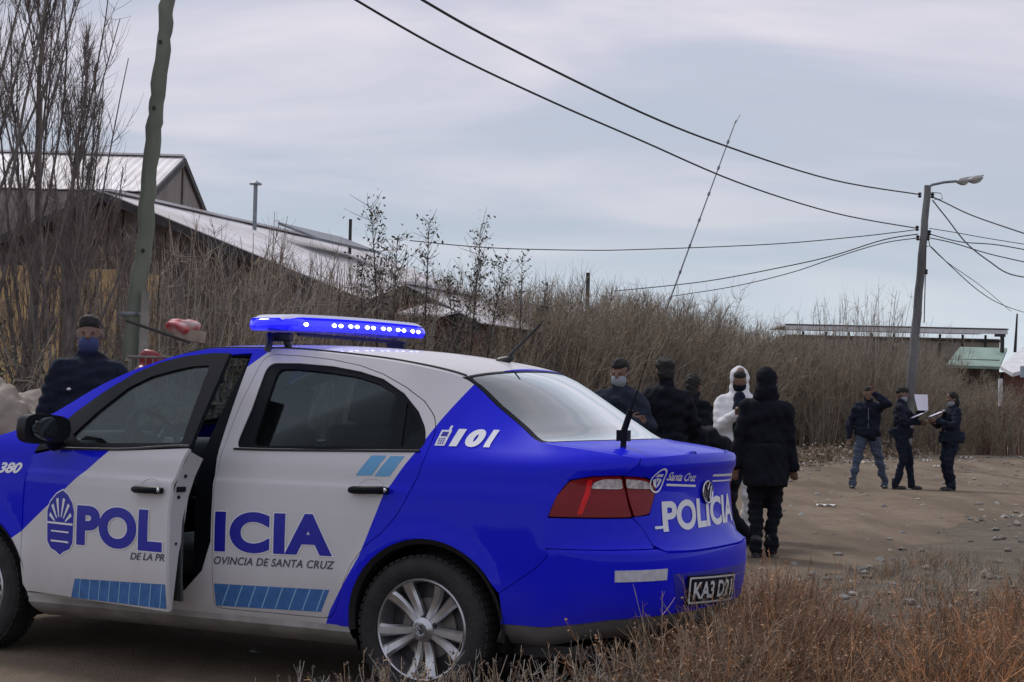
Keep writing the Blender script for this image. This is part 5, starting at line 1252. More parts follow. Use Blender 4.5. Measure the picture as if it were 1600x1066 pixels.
def rock_mesh(seed, r, rough=.22, sub=3):
    rng = np.random.default_rng(seed); bm = bmesh.new(); bmesh.ops.create_icosphere(bm, subdivisions=sub, radius=1.0); ph = rng.uniform(0, 9, (9, 3)); fr = rng.uniform(1.2, 5.5, (9, 3))
    for v in bm.verts:
        c_ = np.array(v.co); d = sum(math.sin(float(np.dot(c_, fr[i])+ph[i, 0]))/(1+i*.5) for i in range(9)); v.co = Vector((v.co.x*r[0], v.co.y*r[1], v.co.z*r[2]))*(1+rough*d*.4)
    if sub >= 4:
        for v in bm.verts: q_ = v.co.copy(); v.co += v.normal*(.07*(mn.fractal(q_*2.2, 1.0, 2.0, 4))+.028*mn.fractal(q_*9, 1.0, 2.0, 4))*(r[0]/.6)
    me = bpy.data.meshes.new('rock'); bm.to_mesh(me); bm.free(); me.shade_smooth(); me.set_sharp_from_angle(angle=math.radians(28)); return me
o = link('earth_heap', rock_mesh(5, (.60, .6, .92), .34, 6), mat('heap_earth', (.30, .255, .215), .95, .35, 4, .9, 9)); o.location = (-3.86, 12.2, .38); tag(o, 'pale heap of rubble and earth at the left edge beside the officer', 'heap')

# raised rubbish basket with bags
bk = thing('rubbish_basket', 'raised iron-bar rubbish basket on legs behind the front of the car', 'rubbish basket', (-2.62, 13, G(-2.62, 13)), .15)
m_iron = mat('rusty_grey_iron', (.20, .18, .17), .7, .3, 10, metal=.3)
for z in (1.28, 1.63): mb = MB(); mb.tube([(-.36, -.2, z), (.36, -.2, z), (.36, .2, z), (-.36, .2, z), (-.36, -.2, z)], .010, 6); mb.build('rim', m_iron, bk)
for k in range(13):
    for y in (-.2, .2): mb = MB(); mb.tube([(-.33+k*.055, y, 1.28), (-.33+k*.055, y, 1.63)], .0055, 5); mb.build('bar', m_iron, bk)
mb = MB(); mb.box((0, 0, 1.275), (.7, .38, .012)); mb.build('floor_tray', m_iron, bk)
for x in (-.3, .3): mb = MB(); mb.tube([(x, 0, -.05), (x, 0, 1.27)], .022, 8); mb.build('leg', m_iron, bk)
def crumple(name, label, cat, c_, r, m, seed, parent=None):
    o = link(name, rock_mesh(seed, r, .30, 5), m); o.location = c_; tag(o, label, cat); return o
crumple('rubbish_bag', 'crumpled red and white plastic bag on top of the rubbish basket', 'bag', (-2.58, 12.97, 1.765), (.13, .09, .065), mat('red_bag', (.50, .03, .04), .6, col2=(.50, .42, .42), scale=14), 61)
crumple('rubbish_bag', 'dark red bag inside the rubbish basket', 'bag', (-2.80, 13.0, 1.43), (.14, .12, .14), mat('dark_red_bag', (.22, .02, .03), .4), 62)
crumple('rubbish_bag', 'black rubbish bag inside the basket', 'bag', (-2.50, 13.0, 1.42), (.17, .14, .14), mat('black_bag', (.02, .02, .025), .3), 63)
mb = MB(); mb.box((0, 0, 0), (.24, .20, .09), Matrix.Rotation(.2, 3, 'Z') @ Matrix.Rotation(.12, 3, 'Y')); o = mb.build('cardboard_box', mat('cardboard', (.30, .24, .19), .9, .2, 10), None, False); o.location = (-2.52, 13.02, 1.70); tag(o, 'small torn cardboard box lying on the rubbish basket', 'box')
mb = MB(); mb.tube([(0, 0, 0), (.50, 0, -.16)], .012, 6); o = mb.build('stick', m_fascia); o.location = (-2.98, 12.82, 1.80); tag(o, 'dark stick lying across the rubbish basket', 'stick')

# ------------------------------------------------------------------ people
def remesh(mb, name, vox, m, parent, it=6, fold=0., fscale=9., seed=0):
    me = mb.mesh(name, False); o = bpy.data.objects.new('tmp', me); C.objects.link(o)
    md = o.modifiers.new('r', 'REMESH'); md.mode = 'VOXEL'; md.voxel_size = vox
    sm = o.modifiers.new('s', 'SMOOTH'); sm.iterations = it; sm.factor = .5
    dg = bpy.context.evaluated_depsgraph_get(); dg.update(); m2 = bpy.data.meshes.new_from_object(o.evaluated_get(dg)); bpy.data.objects.remove(o); bpy.data.meshes.remove(me)
    if fold:
        n = len(m2.vertices); co = np.empty(n*3, dtype=np.float32); m2.vertices.foreach_get('co', co); no = np.empty(n*3, dtype=np.float32); m2.vertices.foreach_get('normal', no)
        co = co.reshape(-1, 3); no = no.reshape(-1, 3); rng = np.random.default_rng(seed); d = np.zeros(n)
        for i in range(7):
            k = rng.normal(size=3)*fscale*(1+.35*i); k[2] *= 1.6; d += np.sin(co@k+rng.uniform(0, 6)+1.6*np.sin(co@rng.normal(size=3)*6))/(1+.3*i)
        co = co+no*(d[:, None]*fold*.5); m2.vertices.foreach_set('co', co.ravel())
    m2.name = name; m2.shade_smooth(); return link(name, m2, m, parent)
def ik(a, b, l1, l2, pole):
    a, b = Vector(a), Vector(b); d = b-a; L = min(d.length, (l1+l2)*.999); d.normalize(); b = a+d*L
    x = (l1*l1-l2*l2+L*L)/(2*L); h = math.sqrt(max(0, l1*l1-x*x)); p = Vector(pole); p = (p-d*p.dot(d)).normalized(); return a+d*x+p*h, b
def fabric(name, c, var=.25): return mat(name, c, .92, var, 30, .25, 120, spec=.2)
m_navy = fabric('navy_cloth', (.012, .016, .030)); m_blackc = fabric('black_cloth', (.007, .008, .013)); m_jeans = fabric('faded_denim', (.075, .095, .140)); m_greyt = fabric('grey_cloth', (.085, .09, .105)); m_suit = fabric('white_coverall', (.74, .74, .76), .06); m_boot = mat('boot_leather', (.010, .010, .011), .45); m_navy2 = fabric('quilted_navy', (.018, .024, .040))
m_skin = mat('skin', (.17, .095, .068), .6, .12, 20); m_hair = mat('dark_hair', (.010, .008, .008), .8, .3, 40); m_mask = mat('blue_mask', (.030, .045, .13), .8); m_maskl = mat('pale_mask', (.26, .28, .32), .8)
def person(label, loc, rz, H=1.75, spine=(0, .02, 1), head_yaw=0., head_pitch=0., wr=((.25, -.04, .80), (-.25, -.04, .80)), pole=((.3, .6, -.1), (-.3, .6, -.1)), feet=((.10, .0), (-.10, .0)), knee=None, jacket=m_navy, hem=.86, trousers=m_navy, hair='short', mask=None, bulk=1.0, arm=1.0, hood=False, seed=0, boots=m_boot, suit=False, grp=None, cuff=.0, hand_dir=None, hipz=.93):
    """feet: (x, y) of each ankle, side order +x, -x; figure faces local -Y"""
    t = thing('person', label, 'person', loc, rz, grp); k = H/1.75; t.scale = (k, k, k)
    V = Vector; sp = V(spine).normalized(); hips = V((0, .0, hipz)); rtv = V((1, 0, 0)); fwd = rtv.cross(sp).normalized()*-1
    if fwd.y > 0: fwd = -fwd
    R = Matrix((rtv, sp.cross(rtv).normalized(), sp)).transposed()
    S = lambda x, y, z: hips+R @ V((x, y, z))
    neck = S(0, .0, .520); head = neck+sp*.030+V((0, -.016, .115)); HR = Matrix.Rotation(head_yaw, 3, 'Z') @ Matrix.Rotation(head_pitch, 3, 'X')
    hd = lambda x, y, z: head+HR @ V((x, y, z))
    sh = [S(.180, .005, .462), S(-.180, .005, .462)]
    arms = []
    for i in (0, 1):
        w_ = V(wr[i]); e_, w2 = ik(sh[i], w_, .29, .255, pole[i]); arms.append((sh[i], e_, w2))
    legs = []
    for i, sx in ((0, 1), (1, -1)):
        hp = V((sx*.088, 0, hipz-.02)); an = V((feet[i][0], feet[i][1], .085 if len(feet[i]) < 3 else feet[i][2])); kn, an = ik(hp, an, .43, .415, (sx*.06, -1, .0)); legs.append((hp, kn, an))
    # body: one continuous figure with head, neck, hands
    b = MB(); b.ell(hd(0, .008, .012), (.076, .094, .112), HR); b.ell(hd(0, -.022, -.055), (.056, .066, .058), HR); b.ell(hd(0, -.012, -.02), (.066, .078, .075), HR)
    b.cap(hd(0, -.088, .012), .011, hd(0, -.106, -.022), .015, 8); b.ell(hd(0, -.090, -.058), (.026, .012, .012), HR); b.ell(hd(0, -.078, -.098), (.024, .02, .018), HR)
    for sx in (1, -1): b.ell(hd(sx*.077, .012, -.005), (.012, .022, .034), HR); b.ell(hd(sx*.032, -.088, .012), (.014, .008, .008), HR)
    b.cap(neck-sp*.05, .058, head+V((0, .02, -.05)), .052, 12)
    b.ell(S(0, 0, .36), (.155, .095, .16), R); b.ell(S(0, 0, .12), (.14, .09, .16), R); b.ell((0, 0, hipz), (.15, .10, .11))
    for a, e_, w_ in arms: b.cap(a-V((0, 0, .03)), .040, e_, .036, 10); b.cap(e_, .036, w_, .027, 10)
    for h_, kn, an in legs: b.cap(h_, .060, kn, .042, 10); b.cap(kn, .040, an, .032, 10); b.ell(an+V((0, -.06, -.045)), (.04, .11, .035))
    for i, (a, e_, w_) in enumerate(arms):
        d = (w_-e_).normalized(); d = V(hand_dir[i]).normalized() if hand_dir and hand_dir[i] else d; sx = 1 if i == 0 else -1
        q = d.cross(V((0, 1, 0))) if abs(d.y) < .8 else d.cross(V((1, 0, 0))); q.normalize(); nrm = d.cross(q).normalized()
        if q.y > 0: q = -q
        RR = Matrix((q, nrm, d)).transposed(); b.ell(w_+d*.05, (.040, .018, .055), RR)
        for f in range(4):
            o_ = q*(-.030+.020*f); L_ = (.062, .074, .070, .054)[f]; p0 = w_+d*.085+o_; p1 = p0+d*L_*.55+nrm*.006; p2 = p1+d*L_*.35+nrm*.022; b.cap(p0, .0095, p1, .009, 8); b.cap(p1, .009, p2, .0078, 8)
        p0 = w_+d*.025+q*.030; p1 = p0+d*.035+q*.028+nrm*.010; b.cap(p0, .012, p1, .0105, 8); b.cap(p1, .0105, p1+d*.030+nrm*.012, .009, 8)
    body = remesh(b, 'body', .0095, m_skin, t, 2)
    # eyes
    if not hood or True:
        for sx in (1, -1):
            e2 = MB(); e2.ell(hd(sx*.030, -.086, .012), (.011, .007, .006), HR, 8, 6); e2.build('eye', mat('eye_dark', (.02, .015, .015), .3), t)
    # trousers
    m = MB(); w_ = bulk; m.ell((0, .01, hipz), (.172*w_, .125*w_, .135))
    for h_, kn, an in legs:
        m.cap(h_, .098*w_, kn, .068*w_**.5, 12); d = (an-kn); m.cap(kn, .068*w_**.5, an+V((0, 0, .01)), .056, 12)
        m.lathe([(.001, -.045), (.056, -.045), (.062, .02), (.058, .07), (.001, .07)], 14, 'Z', an+V((0, .004, .01)))
    remesh(m, 'trousers', .015, trousers, t, 3, .014, 13, seed+1)
    # jacket
    m = MB(); w_ = bulk
    m.ell(S(0, .005, .34), (.198*w_, .130*w_, .20), R); m.ell(S(0, -.005, .17), (.182*w_, .130*w_, .20), R); m.ell(S(0, .01, .44), (.175*w_, .105*w_, .09), R)
    dz = hipz-hem
    if dz > -.1: m.ell((0, .005, hipz-.0), (.186*w_, .138*w_, .15)); m.lathe([(.001, hem), (.180*w_, hem), (.184*w_, hem+.06), (.180*w_, hipz+.10), (.001, hipz+.10)], 18, 'Z') if spine[0] == 0 or abs(spine[0]) < .2 else None
    m.cap(neck-sp*.07, .095, neck+sp*.035, .074, 12); [m.cap(S(0, 0, .475), .088, (sh[q_]+V((0, 0, -.045))), .072, 12) for q_ in (0, 1)]
    for i, (a, e_, wv) in enumerate(arms):
        m.cap(a+V((-.012 if i == 0 else .012, 0, -.03)), .076*arm**.5, e_, .062*arm, 12); m.cap(e_, .062*arm, wv, .047*arm, 12)
    if hood: m.ell(hd(0, .028, .014), (.101, .110, .120), HR); m.cap(hd(0, .03, -.06), .098, neck-sp*.02, .10, 12)
    jk = remesh(m, 'jacket' if not suit else 'coverall_top', .0150, jacket, t, 4, .017 if not suit else .008, 12, seed)
    if hood:   # dark face opening of the hood
        h2 = MB(); h2.ell(hd(0, -.050, .000), (.064, .062, .086), HR, 16, 10); h2.build('face_opening', m_skin, t); h2 = MB(); h2.ell(hd(0, -.046, .046), (.064, .068, .052), HR, 16, 8); h2.build('hair', m_hair, t)
    # footwear
    for h_, kn, an in legs:
        s_ = MB(); c_ = an+V((0, -.055, -.045)); lift = an.z-.085
        s_.ell(c_+V((0, -.035, 0)), (.048, .095, .040)); s_.ell(c_+V((0, .055, .005)), (.042, .060, .050)); s_.cap(an+V((0, .005, -.01)), .050, an+V((0, .008, .09)), .052, 12); s_.lathe([(.001, -.085), (.048, -.085), (.050, -.065), (.001, -.062)], 16, 'Z', (c_.x, c_.y+.0, an.z-.0+.0))
        s_.box(c_+V((0, -.005, -.030)), (.078, .235, .022)); remesh(s_, 'boot', .010, boots, t, 3)
    if hair and not hood:
        h_ = MB()
        if hair == 'short': h_.ell(hd(0, .026, .028), (.082, .092, .097), HR); h_.ell(hd(0, -.006, .066), (.072, .084, .062), HR)
        if hair == 'cap': h_.ell(hd(0, .008, .052), (.092, .106, .080), HR); h_.ell(hd(0, .035, -.02), (.084, .078, .08), HR)
        if hair == 'hood': h_.ell(hd(0, .022, .028), (.101, .110, .120), HR); h_.ell(hd(0, .045, -.075), (.105, .10, .09), HR); h_.ell(hd(0, .02, -.13), (.125, .11, .07), HR)
        if hair == 'long': h_.ell(hd(0, .030, .035), (.092, .098, .105), HR); h_.ell(hd(0, .060, -.07), (.080, .060, .11), HR); h_.ell(hd(0, .10, -.01), (.04, .045, .05), HR)
        remesh(h_, 'hair' if hair in ('short', 'long') else ('beanie' if hair == 'cap' else 'hood'), .012, m_hair if hair != 'hood' else jacket, t, 3, .006, 30, seed)
    if mask:
        h_ = MB(); h_.ell(hd(0, -.038, -.066), (.069, .070, .070), HR); h_.build('face_mask', mask, t)
        for sx in (1, -1): h_ = MB(); h_.tube([hd(sx*.060, -.06, -.03), hd(sx*.082, .0, -.005)], .0035, 5); h_.build('mask_strap', mask, t)
    t['_arms'] = 0; del t['_arms']
    return t, arms, hd, S
def gp(u, Y): x = (u-800)/FOC*Y; return (x, Y, G(x, Y))
# A the officer left, facing the camera
tA_, ar, hd, S = person('officer in dark navy coat and blue face mask, standing alone behind the car bonnet', gp(140, 11.1), .12, 1.79, wr=((.30, -.02, .80), (-.30, -.03, .80)), hem=.78, bulk=1.18, arm=1.15, mask=m_mask, hair='short', seed=1, jacket=m_navy, trousers=m_navy)
for x in (.115, -.10): mb = MB(); mb.ell(S(x, -.172, .30), (.014, .005, .011)); mb.build('badge', m_chrome, tA_)
# B big dark figure walking away on the right of the boot
person('large figure in long black coat and dark hood, back turned, nearest right of the car', gp(1199, 15.07), PI-.25, 1.745, spine=(0.0, .03, 1), wr=((.27, .06, .76), (-.25, -.06, .80)), feet=((.065, .06), (-.055, -.06)), hem=.66, bulk=1.10, arm=1.10, hair='hood', seed=2, jacket=m_blackc, trousers=m_blackc)
# C white coverall
tC_, ar, hd, S = person('person in hooded white coverall and dark mask looking down at a phone', gp(1157, 17.0), -.12, 1.80, head_pitch=.18, wr=((.05, -.27, 1.24), (-.05, -.28, 1.24)), pole=((.35, .25, -.9), (-.35, .25, -.9)), hand_dir=((-.6, -.5, .3), (.6, -.5, .3)), hem=.74, bulk=1.15, arm=1.15, hood=True, jacket=m_suit, trousers=m_suit, suit=True, boots=m_suit, seed=3, mask=m_blackc)
mb = MB(); mb.ell(S(0, -.120, .26), (.080, .065, .25)); mb.ell(S(0, -.105, .46), (.062, .05, .09)); mb.build('dark_shirt', m_navy, tC_)
px = gp(1157, 17.0); mb = MB(); mb.box((0, 0, 0), (.075, .012, .15), Matrix.Rotation(.5, 3, 'X')); o = mb.build('phone', m_black, None, False, bevel=.004); o.location = (px[0]+.03, 17-.37, px[2]+1.31); tag(o, 'dark phone held by the person in the white coverall', 'phone')
# D, E, F the dark group
person('person in navy quilted jacket and grey trousers, leftmost of the group beside the hedge', gp(969, 15.0), .35, 1.82, head_yaw=-.7, head_pitch=.2, wr=((.02, -.25, 1.16), (-.02, -.26, 1.18)), pole=((.7, .1, -.5), (-.7, .1, -.5)), hand_dir=((-1, 0, .1), (1, 0, .1)), hem=.90, bulk=1.18, arm=1.25, jacket=m_navy2, trousers=m_greyt, hair='short', mask=m_maskl, seed=4)
person('broad person in black jacket with back turned, in the middle of the hedge-side group', gp(1040, 15.7), PI+.25, 1.83, wr=((.27, -.10, .92), (-.26, -.06, .90)), hem=.84, bulk=1.30, arm=1.25, jacket=m_blackc, trousers=m_blackc, hair='cap', seed=5)
person('slim person in dark clothes with tied hair, right of the broad black-jacketed back', gp(1086, 19.0), 2.4, 1.80, wr=((.20, -.16, .98), (-.2, -.1, .95)), hem=.80, bulk=1.02, jacket=m_blackc, trousers=m_navy, hair='long', seed=6)
# G bent figure mostly hidden by the big one
person('figure in black bending forward beside the large figure, mostly hidden behind the boot lid', gp(1150, 16.2), -1.35, 1.70, spine=(0, -.80, .42), head_pitch=.6, wr=((.18, -.75, .62), (-.18, -.80, .60)), feet=((.12, .10), (-.12, -.08)), hem=.84, bulk=1.15, jacket=m_blackc, trousers=m_blackc, hair='cap', seed=7, hipz=.88)
# H walking man in jeans
tH_, ar, hd, S = person('man in navy zip jacket and faded jeans striding and holding a hand to his face', gp(1358, 28.3), -.15, 1.79, head_pitch=-.1, head_yaw=.1, wr=((.09, -.20, 1.58), (-.30, -.05, .88)), pole=((.8, .1, -.7), (-.5, .5, 0)), hand_dir=((-.3, -.1, 1), None), feet=((.30, .10, .10), (-.25, -.15, .085)), hem=.90, bulk=1.15, arm=1.1, jacket=m_navy, trousers=m_jeans, hair='short', seed=8)
mb = MB(); mb.tube([S(0, -.155, .02), S(0, -.152, .42)], .006, 6); mb.build('zip', m_zinc, tH_)
# I officer side-on with papers
tI_, ar, hd, S = person('officer in navy uniform facing right and holding up a sheet of white paper', gp(1411, 27.4), 1.25, 1.73, head_pitch=.3, wr=((.10, -.32, 1.34), (-.12, -.28, 1.12)), pole=((.6, .2, -.8), (-.6, .2, -.8)), hem=.86, bulk=1.05, feet=((.09, -.16), (-.10, .08)), hair='short', mask=m_maskl, seed=9, jacket=m_navy, trousers=m_navy)
# J officer facing left
person('shorter officer in navy uniform and pale mask facing left with a clipboard', gp(1489, 27.0), -1.3, 1.64, head_pitch=.35, wr=((.10, -.30, 1.20), (-.10, -.32, 1.18)), pole=((.6, .2, -.8), (-.6, .2, -.8)), hem=.84, bulk=1.16, feet=((.09, -.02), (-.09, .02)), hair='long', mask=m_maskl, seed=10, jacket=m_navy, trousers=m_navy)
p0 = at(1442, 629, 27.2); mb = MB(); nx_ = 6
vs = [(-.085+.17*i/nx_-.05*(j/4)*(1-i/nx_), .03*math.sin(i*.6)+.04*j/4, -.13+.26*j/4) for i in range(nx_+1) for j in range(5)]; vs += [(x, y+.002, z) for x, y, z in vs]
mb.add(vs, [(i*5+j, (i+1)*5+j, (i+1)*5+j+1, i*5+j+1) for i in range(nx_) for j in range(4)]+[(35+i*5+j, 35+i*5+j+1, 35+(i+1)*5+j+1, 35+(i+1)*5+j) for i in range(nx_) for j in range(4)])
o = mb.build('paper_sheet', mat('paper', (.80, .78, .88), .8)); o.location = p0; tag(o, 'white sheet of paper raised between the two officers at the right', 'paper')
for u, v, Y, lab in ((1434, 650, 27.2, 'dark clipboard with pale edge held by the officer with the raised paper'), (1462, 648, 27.0, 'dark clipboard held out by the shorter officer')):
    t_ = thing('clipboard', lab, 'clipboard', at(u, v, Y)); R = Matrix.Rotation(-.40, 3, 'Y'); mb = MB(); mb.box((0, 0, 0), (.31, .22, .012), R); mb.build('board', m_black, t_, False); mb = MB(); mb.box(R @ Vector((0, -.0, .0085)), (.20, .16, .004), R); mb.build('sheet', mat('paper', (.8, .8, .85), .8), t_, False); mb = MB(); mb.box(R @ Vector((.14, 0, .016)), (.03, .09, .012), R); mb.build('clip', m_chrome, t_, False)

# ------------------------------------------------------------------ litter, stones, weeds
m_stone = mat('stone', (.26, .235, .21), .9, .3, 6, .4, 30); m_stone2 = mat('pale_stone', (.42, .40, .37), .9, .25, 6, .4, 30)
stone_me = [rock_mesh(80+i, (1, .8, .55), .25, 2) for i in range(6)]
for me_ in stone_me: me_.materials.append(m_stone)
random.seed(5)
# gravel: uncountable
def scatter_rocks(name, pts, sizes, m, seed):
    rng = np.random.default_rng(seed); ico = [(0, 0, 1), (.9, 0, .3), (.28, .85, .3), (-.72, .53, .3), (-.72, -.53, .3), (.28, -.85, .3), (.72, .53, -.3), (-.28, .85, -.3), (-.9, 0, -.3), (-.28, -.85, -.3), (.72, -.53, -.3), (0, 0, -1)]
    F0 = [(0, 1, 2), (0, 2, 3), (0, 3, 4), (0, 4, 5), (0, 5, 1), (1, 6, 2), (2, 6, 7), (2, 7, 3), (3, 7, 8), (3, 8, 4), (4, 8, 9), (4, 9, 5), (5, 9, 10), (5, 10, 1), (1, 10, 6), (11, 7, 6), (11, 8, 7), (11, 9, 8), (11, 10, 9), (11, 6, 10)]
    n = len(pts); B = np.array(ico)[None]*rng.uniform(.6, 1.25, (n, 12, 1))*np.array([1, .85, .6]); a = rng.uniform(0, 6.28, n); ca, sa = np.cos(a)[:, None], np.sin(a)[:, None]
    V = np.stack([B[..., 0]*ca-B[..., 1]*sa, B[..., 0]*sa+B[..., 1]*ca, B[..., 2]], -1)*sizes[:, None, None]+pts[:, None, :]; F = (np.array(F0)[None]+(np.arange(n)*12)[:, None, None]).reshape(-1, 3)
    me = bpy.data.meshes.new(name); me.from_pydata(V.reshape(-1, 3).tolist(), [], F.tolist()); cc = np.repeat(tints(n, .5, 1.7, .08, rng), 12, axis=0); at_ = me.color_attributes.new('tint', 'FLOAT_COLOR', 'POINT'); at_.data.foreach_set('color', np.concatenate([cc, np.ones((len(cc), 1))], 1).astype(np.float32).ravel())
    return tag(link(name, me, m), kind='stuff')
rg = np.random.default_rng(9); N_ = 14000
gx = rg.uniform(-3, 16, N_); gy = 6+rg.power(1.3, N_)*44; d_ = road_d(gx, gy); cl = vnoise(gx, gy, 1.6, 11); w_on = (d_ < .6) | (d_ > 12.3) | (rg.uniform(0, 1, N_) < .22)
keep = w_on & (np.abs(gx/gy) < .36) & (cl > .30); gx, gy = gx[keep], gy[keep]; sz = (.006+.034*rg.power(.45, len(gx)))*(1+gy/45)
rub = rg.uniform(-2.0, 2.8, 900); rx_ = 9.8+rub*3.2+rg.normal(0, .5, 900); ry_ = 46.3+rub*6.8+rg.normal(0, 1.3, 900)
scatter_rocks('rubble', np.stack([rx_, ry_, gz(rx_, ry_)+.02], 1), rg.uniform(.03, .13, 900), mat('rubble_stone', (.30, .27, .24), .95, tint=True), 4)
scatter_rocks('gravel', np.stack([gx, gy, gz(gx, gy)+sz*.25], 1), sz, mat('gravel_stone', (.22, .20, .175), .95, tint=True), 3)
# countable stones in the road and on the verges
spots = [(1270, 900), (1330, 915), (1395, 918), (1450, 900), (1480, 955), (1520, 930), (1560, 880), (1575, 862), (1405, 935), (1380, 930), (1545, 905), (1310, 870), (1240, 885), (1500, 868), (1585, 920), (1420, 945), (1455, 930), (1355, 938), (1290, 745), (1530, 790), (1590, 822), (1440, 862), (1300, 838)]
def ground_at(u, v):
    Y = 10.
    for _ in range(60):
        p = at(u, v, Y); Y2 = Y*(CAM_H-G(p.x, Y))/max(.02, CAM_H-p.z); Y = Y*.5+Y2*.5
        if Y > 120: return None
    p = at(u, v, Y); return p.x, Y
for i, (u, v) in enumerate(spots):
    q = ground_at(u, v)
    if not q: continue
    o = bpy.data.objects.new('stone', stone_me[i % 6]); C.objects.link(o); s = random.uniform(.018, .055)*(q[1]/14)**.5; o.scale = (s, s, s); o.rotation_euler = (0, 0, random.uniform(0, 6)); o.location = (q[0], q[1], G(*q)+s*.2+.008)
    tag(o, 'loose grey stone lying on the dirt beside the road edge', 'stone', 'loose stones along the dirt road')
# litter
lit = [(1291, 793, .26, .03, 'thin white strip of litter lying alone on the road'), (1283, 708, .42, .10, 'white crumpled sheet of litter on the far verge left of the walking man'), (1253, 705, .30, .08, 'small white scrap of litter nearest the big dark figure'), (1305, 703, .30, .09, 'pale scrap of litter under the hedge end'), (1268, 690, .28, .10, 'small grey-white scrap at the foot of the hedge'), (1448, 722, .22, .05, 'white scrap between the two officers with papers'), (1509, 717, .42, .05, 'long white piece of litter right of the shorter officer'), (1524, 700, .34, .07, 'white piece of litter right of and above the long one'), (1512, 693, .22, .06, 'small white scrap behind the long white litter'), (1466, 731, .24, .04, 'flat pale scrap at the road edge behind the officers'), (1330, 690, .26, .08, 'pale scrap in the scrub left of the walking man')]
m_lit = mat('litter_white', (.62, .60, .60), .7, .15, 20)
for i, (u, v, L_, H_, lab) in enumerate(lit):
    q = ground_at(u, v)
    if not q: continue
    mb = MB(); nn = 7; vs = []
    for a in range(nn+1):
        for b_ in range(4): vs.append((-L_/2+L_*a/nn, -.05+.035*b_+.02*math.sin(a*1.7+i), .012+H_*abs(math.sin(a*1.1+b_*.9+i))*.8))
    vs += [(x, y, z-.004) for x, y, z in vs]; k_ = (nn+1)*4
    mb.add(vs, [(a*4+b_, (a+1)*4+b_, (a+1)*4+b_+1, a*4+b_+1) for a in range(nn) for b_ in range(3)]+[(k_+a*4+b_, k_+a*4+b_+1, k_+(a+1)*4+b_+1, k_+(a+1)*4+b_) for a in range(nn) for b_ in range(3)])
    o = mb.build('litter', m_lit); o.location = (q[0], q[1], G(*q)+.01); o.rotation_euler = (0, 0, random.uniform(-.5, .5)); tag(o, lab, 'litter')
# leaf litter heap and rubble under the hedge end
N_ = 15000; u_ = rg.normal(.0, 1, (N_, 2)); u_[:, 0] = rg.uniform(-2.2, 2.6, N_); cx = 9.2+u_[:, 0]*3.2+.6; cy = 47.5+u_[:, 0]*6.8+u_[:, 1]*1.3-1.2; lp = np.stack([cx, cy, gz(cx, cy)+np.abs(rg.normal(0, .16, N_))], 1)
tag(leaves('leaf_litter', lp, .055, tints(N_, .5, 2.2, .15), mat('dead_leaf', (.20, .155, .115), .9, tint=True)), kind='stuff')

# weeds in the foreground -----------------------------------------------------
m_weed = mat('dry_weed', (.33, .200, .118), .9, tint=True); m_weedg = mat('pale_weed', (.33, .26, .19), .9, tint=True)
def weeds(name, centres, hs, nst, m, rng, heads=True, spread=.55, r=.0019, tw=7, headm=None, curl=.35):
    """centres (n,2), hs (n,): tufts of dry branching stalks with seed heads"""
    n = len(centres); tot = n*nst; ci = np.repeat(np.arange(n), nst); a = rng.uniform(0, 2*PI, tot); lean = rng.uniform(.02, 1, tot)**.8*spread
    bx_ = centres[ci, 0]+rng.normal(0, .05, tot); by_ = centres[ci, 1]+rng.normal(0, .05, tot); st = np.stack([bx_, by_, gz(bx_, by_)-.01], 1)
    L = hs[ci]*rng.uniform(.45, 1.08, tot); d = np.stack([np.cos(a)*lean, np.sin(a)*lean, np.ones(tot)], 1)
    P, R = curve_stems(tot, st, d, L, r*rng.uniform(.8, 1.5, tot), r*.55, 6, curl, .1, rng, .05); T1 = tints(n, .6, 1.35, .22, rng)[ci]*tints(tot, .45, 1.6, .12, rng)
    n2 = tot*tw; i2 = rng.integers(0, tot, n2); t2 = rng.uniform(.25, .98, n2); s2, dd = along(P, t2, i2); P2, R2 = curve_stems(n2, s2, dd*.8+rng.normal(size=(n2, 3))*.5, L[i2]*.30*rng.uniform(.3, 1, n2)*(1.3-t2), r*.75, r*.4, 4, .4, .5, rng, .08); T2 = T1[i2]*rng.uniform(.7, 1.4, (n2, 1))
    A = [stems('a', P, R, T1), stems('b', P2, R2, T2)]
    bm = bmesh.new()
    for x_ in A: bm.from_mesh(x_)
    me = bpy.data.meshes.new(name); bm.to_mesh(me); bm.free(); o = tag(link(name, me, m), kind='stuff')
    for x_ in A: bpy.data.meshes.remove(x_)
    return o, P2, T2
def seedheads(name, P2, rng, frac, size, m):
    k = rng.uniform(0, 1, len(P2)) < frac; pts_ = P2[k, -1]; nn = len(pts_); oc = np.array([(1, 0, 0), (-1, 0, 0), (0, 1, 0), (0, -1, 0), (0, 0, 1), (0, 0, -1)], float); s = size*rng.uniform(.5, 1.3, nn)
    V = oc[None]*s[:, None, None]*rng.uniform(.7, 1.3, (nn, 6, 1))+pts_[:, None]; F0 = np.array([(0, 2, 4), (2, 1, 4), (1, 3, 4), (3, 0, 4), (2, 0, 5), (1, 2, 5), (3, 1, 5), (0, 3, 5)]); F = (F0[None]+(np.arange(nn)*6)[:, None, None]).reshape(-1, 3)
    me = bpy.data.meshes.new(name); me.from_pydata(V.reshape(-1, 3).tolist(), [], F.tolist()); cc = np.repeat(tints(nn, .5, 1.6, .1, rng), 6, axis=0); at_ = me.color_attributes.new('tint', 'FLOAT_COLOR', 'POINT'); at_.data.foreach_set('color', np.concatenate([cc, np.ones((len(cc), 1))], 1).astype(np.float32).ravel())
    return tag(link(name, me, m), kind='stuff')
wr_ = np.random.default_rng(77)
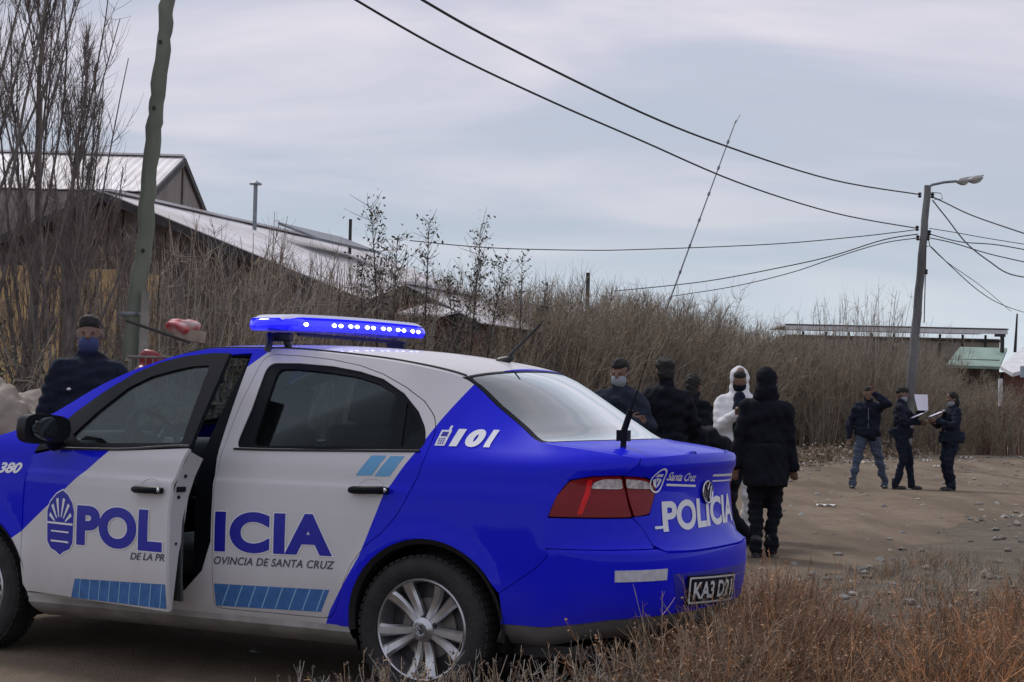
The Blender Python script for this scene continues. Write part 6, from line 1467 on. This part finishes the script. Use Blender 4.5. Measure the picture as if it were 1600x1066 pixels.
def spots_uv(rng, n, u0, u1, Y0, Y1): 
    Y = rng.uniform(Y0, Y1, n); u = rng.uniform(u0, u1, n); return np.stack([(u-800)/FOC*Y, Y], 1), u
def top_h(u, Y, tab):          # height that reaches photo row tab(u) at depth Y
    return np.array([max(.10, at(a, lerp_tab(tab, a), b).z-G((a-800)/FOC*b, b)) for a, b in zip(u, Y)])
TABW = [(430, 1045), (520, 1015), (600, 1010), (700, 1000), (800, 985), (900, 968), (1000, 930), (1100, 900), (1150, 868), (1200, 845), (1270, 885), (1340, 930), (1420, 950), (1480, 895), (1540, 910), (1600, 890), (1700, 880)]
c_, u = spots_uv(wr_, 150, 960, 1680, 5.6, 8.8); h = np.clip(top_h(u, c_[:, 1], TABW)*wr_.uniform(.55, 1.0, len(u)), .12, .62)
_, P2, _ = weeds('dry_weeds', c_, h, 50, m_weed, wr_, spread=.7, tw=8, curl=.5); seedheads('seed_heads', P2, wr_, .30, .0052, m_weed)
c_, u = spots_uv(wr_, 46, 455, 1150, 5.35, 6.2); h = np.clip(top_h(u, c_[:, 1], TABW)*wr_.uniform(.6, 1.05, len(u)), .10, .42)
_, P2, _ = weeds('pale_weeds', c_, h, 26, m_weedg, wr_, spread=.75, tw=6, r=.0021); seedheads('seed_heads', P2, wr_, .5, .0062, mat('seed_brown', (.085, .062, .055), .9, tint=True))
# scattered low tufts farther along the verge
c_, u = spots_uv(wr_, 120, 1180, 1700, 8.8, 15); d_ = road_d(c_[:, 0], c_[:, 1]); c_ = c_[d_ < .2]; weeds('low_tufts', c_, wr_.uniform(.06, .22, len(c_)), 22, m_weedg, wr_, spread=.9, tw=4)
c_ = np.stack([wr_.uniform(5, 17, 200), wr_.uniform(34, 56, 200)], 1); d_ = road_d(c_[:, 0], c_[:, 1]); c_ = c_[(d_ > 12.6) & (d_ < 17)]; weeds('verge_grass', c_, wr_.uniform(.15, .55, len(c_)), 36, mat('verge_straw', (.19, .15, .10), .9, tint=True), wr_, spread=.6, tw=2, r=.005)
